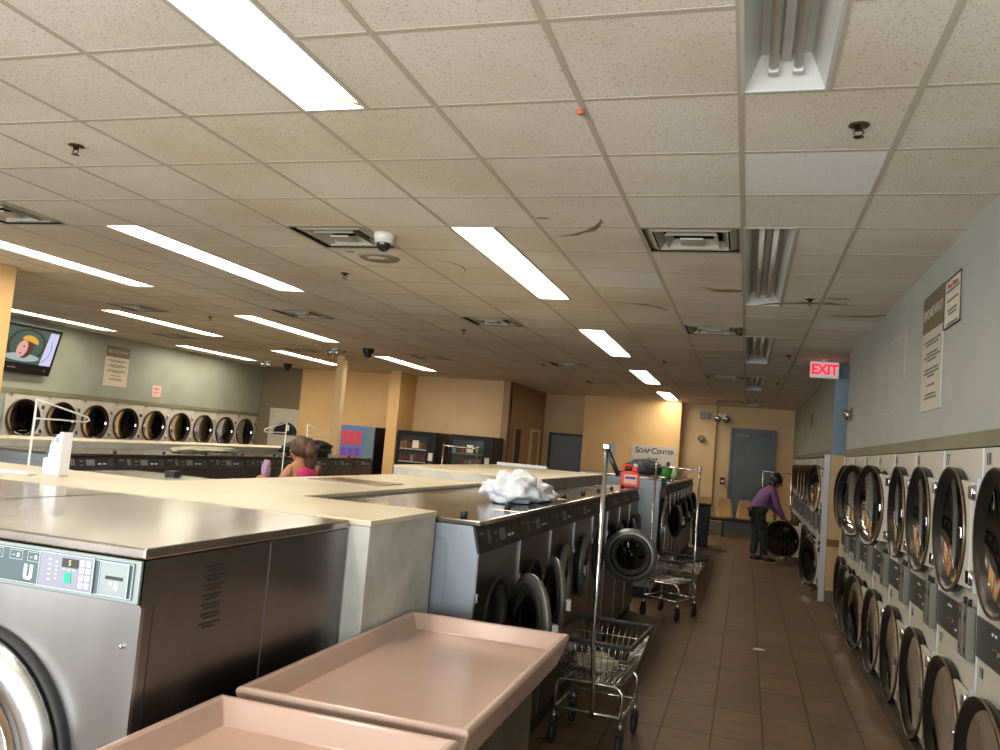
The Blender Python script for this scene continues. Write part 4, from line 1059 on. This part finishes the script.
# ------------------------------------------------------------------ vending machines
def vending(label, x0, x1, y0, d, h, kind):
    w = x1-x0; r = root('vending_machine', label, 'vending machine', ((x0+x1)/2, y0, 0)); hw = w/2
    MB().box(-hw, hw, .03, d, .04, h, vend_black).box(-hw+.05, hw-.05, .08, d-.08, 0, .04, vend_black).build('cabinet', r, bevel=.01)
    if kind == 'soda':
        MB().box(-hw, hw, 0, .03, .04, h, vend_lit).build('door', r, bevel=.005)
        for j in range(3):
            MB().box(-hw+.06+j*.16, -hw+.19+j*.16, -.008, 0, h-.42, h-.12, vend_red).build('drink_button', r, bevel=.02)
            MB().box(-hw+.06+j*.16, -hw+.19+j*.16, -.008, 0, h-.66, h-.48, vend_purple).build('drink_button', r, bevel=.02)
        MB().box(hw-.20, hw-.01, -.012, 0, .3, h-.02, vend_pale).build('coin_panel', r)
        MB().box(-hw+.05, hw-.25, -.012, 0, .2, .45, num_black).build('delivery_flap', r)
    else:
        gw = hw-.20
        fr = MB(); fr.box(-hw, -hw+.06, 0, .03, .04, h, vend_black).box(gw, hw, 0, .03, .04, h, vend_black).box(-hw+.06, gw, 0, .03, h-.09, h, vend_black).box(-hw+.06, gw, 0, .03, .04, .5, vend_black)
        fr.build('door', r, bevel=.004)
        MB().box(-hw+.06, gw, .024, .029, .5, h-.09, vend_glass).build('window', r)
        pal = [snack_tan, snack_red, snack_green, snack_white, snack_red, snack_tan]
        rnd = random.Random(len(label))
        for row in range(4):
            z = h-.38-row*.27
            s = MB().box(-hw+.07, gw-.01, -.004, .024, z-.02, z, vent_white if kind == 'snack' else coinbox_grey).build('shelf', r)
            n = 7; q = MB(); ww = (gw+hw-.10)/n
            for i in range(n):
                m_ = [snack_tan, snack_red, snack_green, snack_white][(row if kind == 'snack' else rnd.randrange(4)) % 4] if rnd.random() < .75 else rnd.choice(pal)
                q.box(-hw+.08+i*ww, -hw+.08+(i+.8)*ww, .0, .02, z+.002, z+.12+rnd.random()*.05, m_)
            q.build('snack_row', s)
        MB().box(gw+.05, hw-.05, -.01, 0, 1.15, 1.32, paper).build('price_card', r)
        MB().box(gw+.04, hw-.04, -.012, 0, .95, 1.1, ring_grey).build('keypad', r)
        MB().box(-.08, .06, -.006, 0, h-.36, h-.2, paper).build('notice', r)
    return r
vending('lit soda vending machine with red drink pictures by the slim post', -8.50, -7.68, 16.3, .8, 1.77, 'soda')
vending('black snack vending machine right of the yellow pier, two paper notices', -7.22, -6.32, 16.48, .8, 1.76, 'snack')
vending('black vending machine nearest the dark doorways', -6.02, -5.06, 16.48, .8, 1.76, 'drinks')

# ------------------------------------------------------------------ row of seats at the back
r = root('seat_bench', 'row of tan moulded seats on a dark beam below the grey back door', 'seating', (0, 19.6, 0))
for k in range(5):
    cx = -.85+k*.44
    b = MB(); ww = .40; prof = [(-.28, .43), (-.24, .405), (-.08, .395), (.06, .41), (.11, .47), (.15, .62), (.18, .80), (.175, .83)]
    def W_(i): return [.19, .195, .2, .195, .185, .165, .13, .10][i]
    rows = []
    for i, (y, z) in enumerate(prof):
        rows.append([b.bm.verts.new((cx+s*W_(i), y-abs(s)*.03*(i > 3), z+abs(s)**3*.03*(i < 4))) for s in (-1, -.6, -.2, .2, .6, 1)])
    kk = b.mi(seat_tan)
    for A, B in zip(rows, rows[1:]):
        for i in range(5): f = b.bm.faces.new([A[i], A[i+1], B[i+1], B[i]]); f.material_index = kk; f.smooth = True
    o = b.build('seat', r); s_ = o.modifiers.new('solid', 'SOLIDIFY'); s_.thickness = .012
MB().box(-1.08, 1.02, -.10, -.02, .33, .385, seat_dark).build('beam', r, bevel=.004)
for x in (-.42, .46): MB().box(x-.03, x+.03, -.085, -.035, 0, .33, seat_dark).box(x-.03, x+.03, -.26, .18, 0, .03, seat_dark).build('leg', r, bevel=.004)

# ------------------------------------------------------------------ people
def skinned(name, pts, edges, m, parent, sub=2, rootv=0, extra=None):
    me = bpy.data.meshes.new(name); me.from_pydata([p[0] for p in pts], edges, []); o = bpy.data.objects.new(name, me); col.objects.link(o)
    o.modifiers.new('skin', 'SKIN'); 
    for i, p in enumerate(pts):
        v = me.skin_vertices[0].data[i]; rr = p[1]; v.radius = (rr, rr) if not isinstance(rr, tuple) else rr
        v.use_root = (i == rootv)
    s = o.modifiers.new('sub', 'SUBSURF'); s.levels = sub; s.render_levels = sub
    dg = bpy.context.evaluated_depsgraph_get(); nm = bpy.data.meshes.new_from_object(o.evaluated_get(dg))
    bpy.data.objects.remove(o)
    b = MB(); b.bm.from_mesh(nm); b.mi(m)
    for f in b.bm.faces: f.material_index = 0; f.smooth = True
    if extra: extra(b)
    return b.build(name, parent)
def hand(b, w, d, up, m, s=1.0):
    """palm + five fingers at wrist w, pointing along d"""
    w = Vector(w); d = Vector(d).normalized(); up = Vector(up).normalized(); side = d.cross(up).normalized(); up = side.cross(d)
    b.tube([w-d*.02, w+d*.02, w+d*.05, w+d*.085], [.022*s, .032*s, .036*s, .028*s], m, 10)
    for i, (off, ln) in enumerate(((-.030, .062), (-.010, .075), (.010, .07), (.029, .055))):
        p0 = w+d*.075+side*off*s; p1 = p0+d*ln*.5-up*.006; p2 = p0+d*ln*.85-up*.028
        b.tube([p0, p1, p2], [.0095*s, .009*s, .007*s], m, 6)
    t0 = w+d*.025-side*.03*s
    b.tube([t0, t0+d*.028-side*.022, t0+d*.058-side*.026-up*.01], [.012*s, .0105*s, .008*s], m, 6)
def head(b, c, face, m, up=(0, 0, 1), s=1.0):
    c = Vector(c); f = Vector(face).normalized(); u = Vector(up).normalized(); sd = f.cross(u).normalized(); u = sd.cross(f)
    M = Matrix((sd, f, u)).transposed()
    b.blob(c, (.074*s, .095*s, .112*s), m, 20, 14, M=M)
    b.blob(c+f*.03-u*.065, (.05*s, .055*s, .05*s), m, 14, 10, M=M)          # jaw
    b.blob(c+f*.098-u*.012, (.013*s, .02*s, .026*s), m, 10, 8, M=M)           # nose
    b.blob(c+f*.088-u*.055, (.025*s, .012*s, .008*s), paper_red, 10, 6, M=M)  # mouth
    for q in (-1, 1):
        b.blob(c+f*.084+sd*.03*q+u*.012, (.012*s, .008*s, .007*s), plastic_white, 8, 6, M=M); b.blob(c+f*.0915+sd*.03*q+u*.012, (.005*s, .003*s, .005*s), num_black, 8, 6, M=M)
        b.blob(c+sd*.077*q-f*.005, (.008*s, .02*s, .03*s), m, 10, 8, M=M)
    return M
def V(*a): return Vector(a)

# woman in purple bending to the dryer (faces +X, a little away from the viewer)
P = root('person', 'woman in purple top and dark jeans bending over a cart at the far dryers', 'person', (.30, 15.2, 0), math.radians(20))
# local: facing +X, lateral Y
pel = V(-.08, 0, .90); chest = V(.10, 0, 1.20); neck = V(.17, 0, 1.31); hd = V(.235, -.0, 1.375)
def legs(side, st): return [(pel+V(.0, side*.09, -.04), .10), (V(-.02+st*.3, side*.10, .48), .062), (V(-.04+st, side*.11, .09), .042), (V(.07+st, side*.12, .035), .035)]
pts = [(pel, (.13, .12)), (V(.0, 0, 1.05), (.115, .10)), (chest, (.13, .11)), (neck, .05), (hd, .06)]
edges = [(0, 1), (1, 2), (2, 3), (3, 4)]
for sd_, st in ((1, -.03), (-1, .10)):
    n = len(pts); pts += legs(sd_, st); edges += [(0, n), (n, n+1), (n+1, n+2), (n+2, n+3)]
for sd_, el, wr in ((1, V(.24, .20, .96), V(.40, .15, .80)), (-1, V(.20, -.22, .95), V(.36, -.16, .76))):
    n = len(pts); pts += [(chest+V(.02, sd_*.165, .03), .055), (el, .040), (wr, .026)]; edges += [(2, n), (n, n+1), (n+1, n+2)]
def ex(b):
    head(b, hd+V(.02, 0, .03), (.75, .0, -.45), skin_d, (.45, 0, .8))
    hand(b, (.40, .15, .80), (.6, 0, -.5), (.3, 0, .9), skin_d); hand(b, (.36, -.16, .76), (.6, 0, -.5), (.3, 0, .9), skin_d)
skinned('body', pts, edges, skin_d, P, 2, 0, ex)
tp = [(pel+V(-.02, 0, -.10), (.17, .155)), (V(-.04, 0, 1.0), (.165, .145)), (chest, (.147, .125)), (neck-V(.03, 0, .05), .075)]
te = [(0, 1), (1, 2), (2, 3)]
for sd_, el, wr in ((1, V(.24, .20, .96), V(.37, .155, .83)), (-1, V(.20, -.22, .95), V(.33, -.165, .79))):
    n = len(tp); tp += [(chest+V(.02, sd_*.165, .03), .070), (el, .056), (wr, .042)]; te += [(2, n), (n, n+1), (n+1, n+2)]
skinned('sweater', tp, te, purple, P, 2)
jp = [(pel+V(0, 0, .07), (.152, .14))]; je = []
for sd_, st in ((1, -.03), (-1, .10)):
    n = len(jp); l = legs(sd_, st); jp += [(l[0][0], .118), (l[1][0], .082), (l[2][0]+V(0, 0, .01), .062)]; je += [(0, n), (n, n+1), (n+1, n+2)]
skinned('jeans', jp, je, denim, P, 2)
for sd_, st in ((1, -.03), (-1, .10)):
    b = MB(); b.blob((.035+st, sd_*.12, .045), (.125, .048, .042), shoe_mat, 16, 10)
    for v in b.bm.verts: v.co.z = max(v.co.z, .012)
    b.box(-.085+st, .155+st, sd_*.12-.045, sd_*.12+.045, 0, .014, shoe_sole); b.build('shoe', P)
b = MB(); Mh = Matrix.Rotation(.5, 3, 'Y')
b.blob(hd+V(-.005, 0, .055), (.105, .095, .115), hair_black, 20, 14, .1, 2); b.blob(hd+V(-.07, 0, -.03), (.05, .075, .12), hair_black, 14, 10, .15, 4); b.build('hair', P)
MB().tube([(.16, .12, 1.33), (.02, .15, 1.25), (-.09, .1, 1.12), (-.15, -.02, 1.0)], .010, num_black, 6).build('bag_strap', P)

# woman in a pink tank top at the left island (faces -X, back of the head to the viewer)
Q = root('person', 'woman in a pink tank top with a brown ponytail between the islands', 'person', (-4.07, 7.2, 0), math.radians(165))
S = .935
def sc(v): return V(*v)*S
pel = sc((0, 0, .93)); chest = sc((.06, 0, 1.26)); neck = sc((.09, 0, 1.41)); hd = sc((.11, 0, 1.49))
pts = [(pel, (.14, .125)), (sc((.02, 0, 1.08)), (.12, .10)), (chest, (.135, .11)), (neck, .05), (hd, .06)]; edges = [(0, 1), (1, 2), (2, 3), (3, 4)]
def legs2(side): return [(sc((0, side*.10, .88)), .105), (sc((.02, side*.10, .48)), .068), (sc((-.01, side*.10, .08)), .043), (sc((.10, side*.12, .035)), .034)]
for sd_ in (1, -1):
    n = len(pts); pts += legs2(sd_); edges += [(0, n), (n, n+1), (n+1, n+2), (n+2, n+3)]
arms = ((1, sc((.14, .28, 1.10)), sc((.34, .25, 1.20))), (-1, sc((.13, -.28, 1.08)), sc((.33, -.24, 1.02))))
for sd_, el, wr in arms:
    n = len(pts); pts += [(chest+sc((.0, sd_*.175, .06)), .058), (el, .043), (wr, .027)]; edges += [(2, n), (n, n+1), (n+1, n+2)]
def ex2(b):
    head(b, hd+V(.02, 0, .03), (.9, .1, -.3), skin, (.3, 0, .9))
    for sd_, el, wr in arms: hand(b, wr, (1, 0, -.1), (0, 0, 1), skin)
skinned('body', pts, edges, skin, Q, 2, 0, ex2)
skinned('tank_top', [(pel+V(0, 0, .02), (.152, .137)), (sc((.02, 0, 1.08)), (.135, .116)), (chest-V(0.015, 0, .0), (.165, .135)), (chest+V(-.02, .0, .10), (.115, .11))], [(0, 1), (1, 2), (2, 3)], magenta, Q, 2)
jp = [(pel, (.148, .134))]; je = []
for sd_ in (1, -1):
    n = len(jp); l = legs2(sd_); jp += [(l[0][0], .122), (l[1][0], .086), (l[2][0]+V(0, 0, .02), .064)]; je += [(0, n), (n, n+1), (n+1, n+2)]
skinned('leggings', jp, je, denim, Q, 2)
for sd_ in (1, -1):
    b = MB(); b.blob((.05, sd_*.112, .045), (.125, .048, .042), shoe_mat, 16, 10)
    for v in b.bm.verts: v.co.z = max(v.co.z, .0)
    b.build('shoe', Q)
b = MB(); b.blob(hd+V(-.005, 0, .05), (.108, .10, .112), hair_brown, 22, 14, .15, 2); b.blob(hd+V(-.11, 0, .03), (.07, .06, .09), hair_brown, 16, 12, .3, 5); b.blob(hd+V(-.12, -.02, -.07), (.045, .05, .11), hair_brown, 14, 10, .3, 7); b.build('hair', Q)
# garment she holds up
crumple('garment', 'patterned pink and lavender garment held up by the woman in pink', 'garment', (-4.47, 7.12, 1.20), (.035, .045, .09), mat('garment_lavender', lin(170, 140, 175), .8), 31)

# ------------------------------------------------------------------ light
w = bpy.data.worlds.new('World'); bpy.context.scene.world = w; w.use_nodes = True
bg = w.node_tree.nodes['Background']; bg.inputs[0].default_value = (.62, .78, 1, 1); bg.inputs[1].default_value = .9
def area(name, loc, rot, sx, sy, power, color):
    l = bpy.data.lights.new(name, 'AREA'); l.shape = 'RECTANGLE'; l.size = sx; l.size_y = sy; l.energy = power; l.color = color
    o = bpy.data.objects.new(name, l); col.objects.link(o); o.location = loc; o.rotation_euler = rot; return o
area('window_daylight', (-1.2, -2.9, 1.55), (PI/2+.62, 0, 0), 4.4, 2.1, 420, (.90, .95, 1))
area('window_daylight_left', (-7.5, -2.9, 1.55), (PI/2+.62, 0, 0), 7, 2.1, 450, (.90, .95, 1))

# ------------------------------------------------------------------ camera
yaw, pit, rol, F = 0.29625954398941073, 0.08233032520386722, 0.08428816707681341, 825.0563468083395
ca, sa, cb, sb, cc, sc_ = math.cos(yaw), math.sin(yaw), math.cos(pit), math.sin(pit), math.cos(rol), math.sin(rol)
f = Vector((-sa*cb, ca*cb, sb)); r0 = Vector((ca, sa, 0)); u0 = r0.cross(f)
r = cc*r0+sc_*u0; u = -sc_*r0+cc*u0
cam = bpy.data.cameras.new('Camera'); cam.sensor_width = 36; cam.lens = F/1000*36; cam.clip_end = 200; cam.clip_start = .05
co = bpy.data.objects.new('Camera', cam); col.objects.link(co)
co.matrix_world = Matrix(((r.x, u.x, -f.x, 0), (r.y, u.y, -f.y, 0), (r.z, u.z, -f.z, H), (0, 0, 0, 1)))
scn = bpy.context.scene; scn.camera = co
scn.view_settings.view_transform = 'Standard'; scn.view_settings.look = 'None'; scn.view_settings.gamma = 1; scn.view_settings.use_curve_mapping = False
scn.view_settings.exposure = 0
scn.cycles.use_denoising = True
scn.cycles.max_bounces = 8; scn.cycles.diffuse_bounces = 6; scn.cycles.glossy_bounces = 3; scn.cycles.transparent_max_bounces = 8
scn.cycles.sample_clamp_indirect = 8; scn.cycles.caustics_reflective = False; scn.cycles.caustics_refractive = False
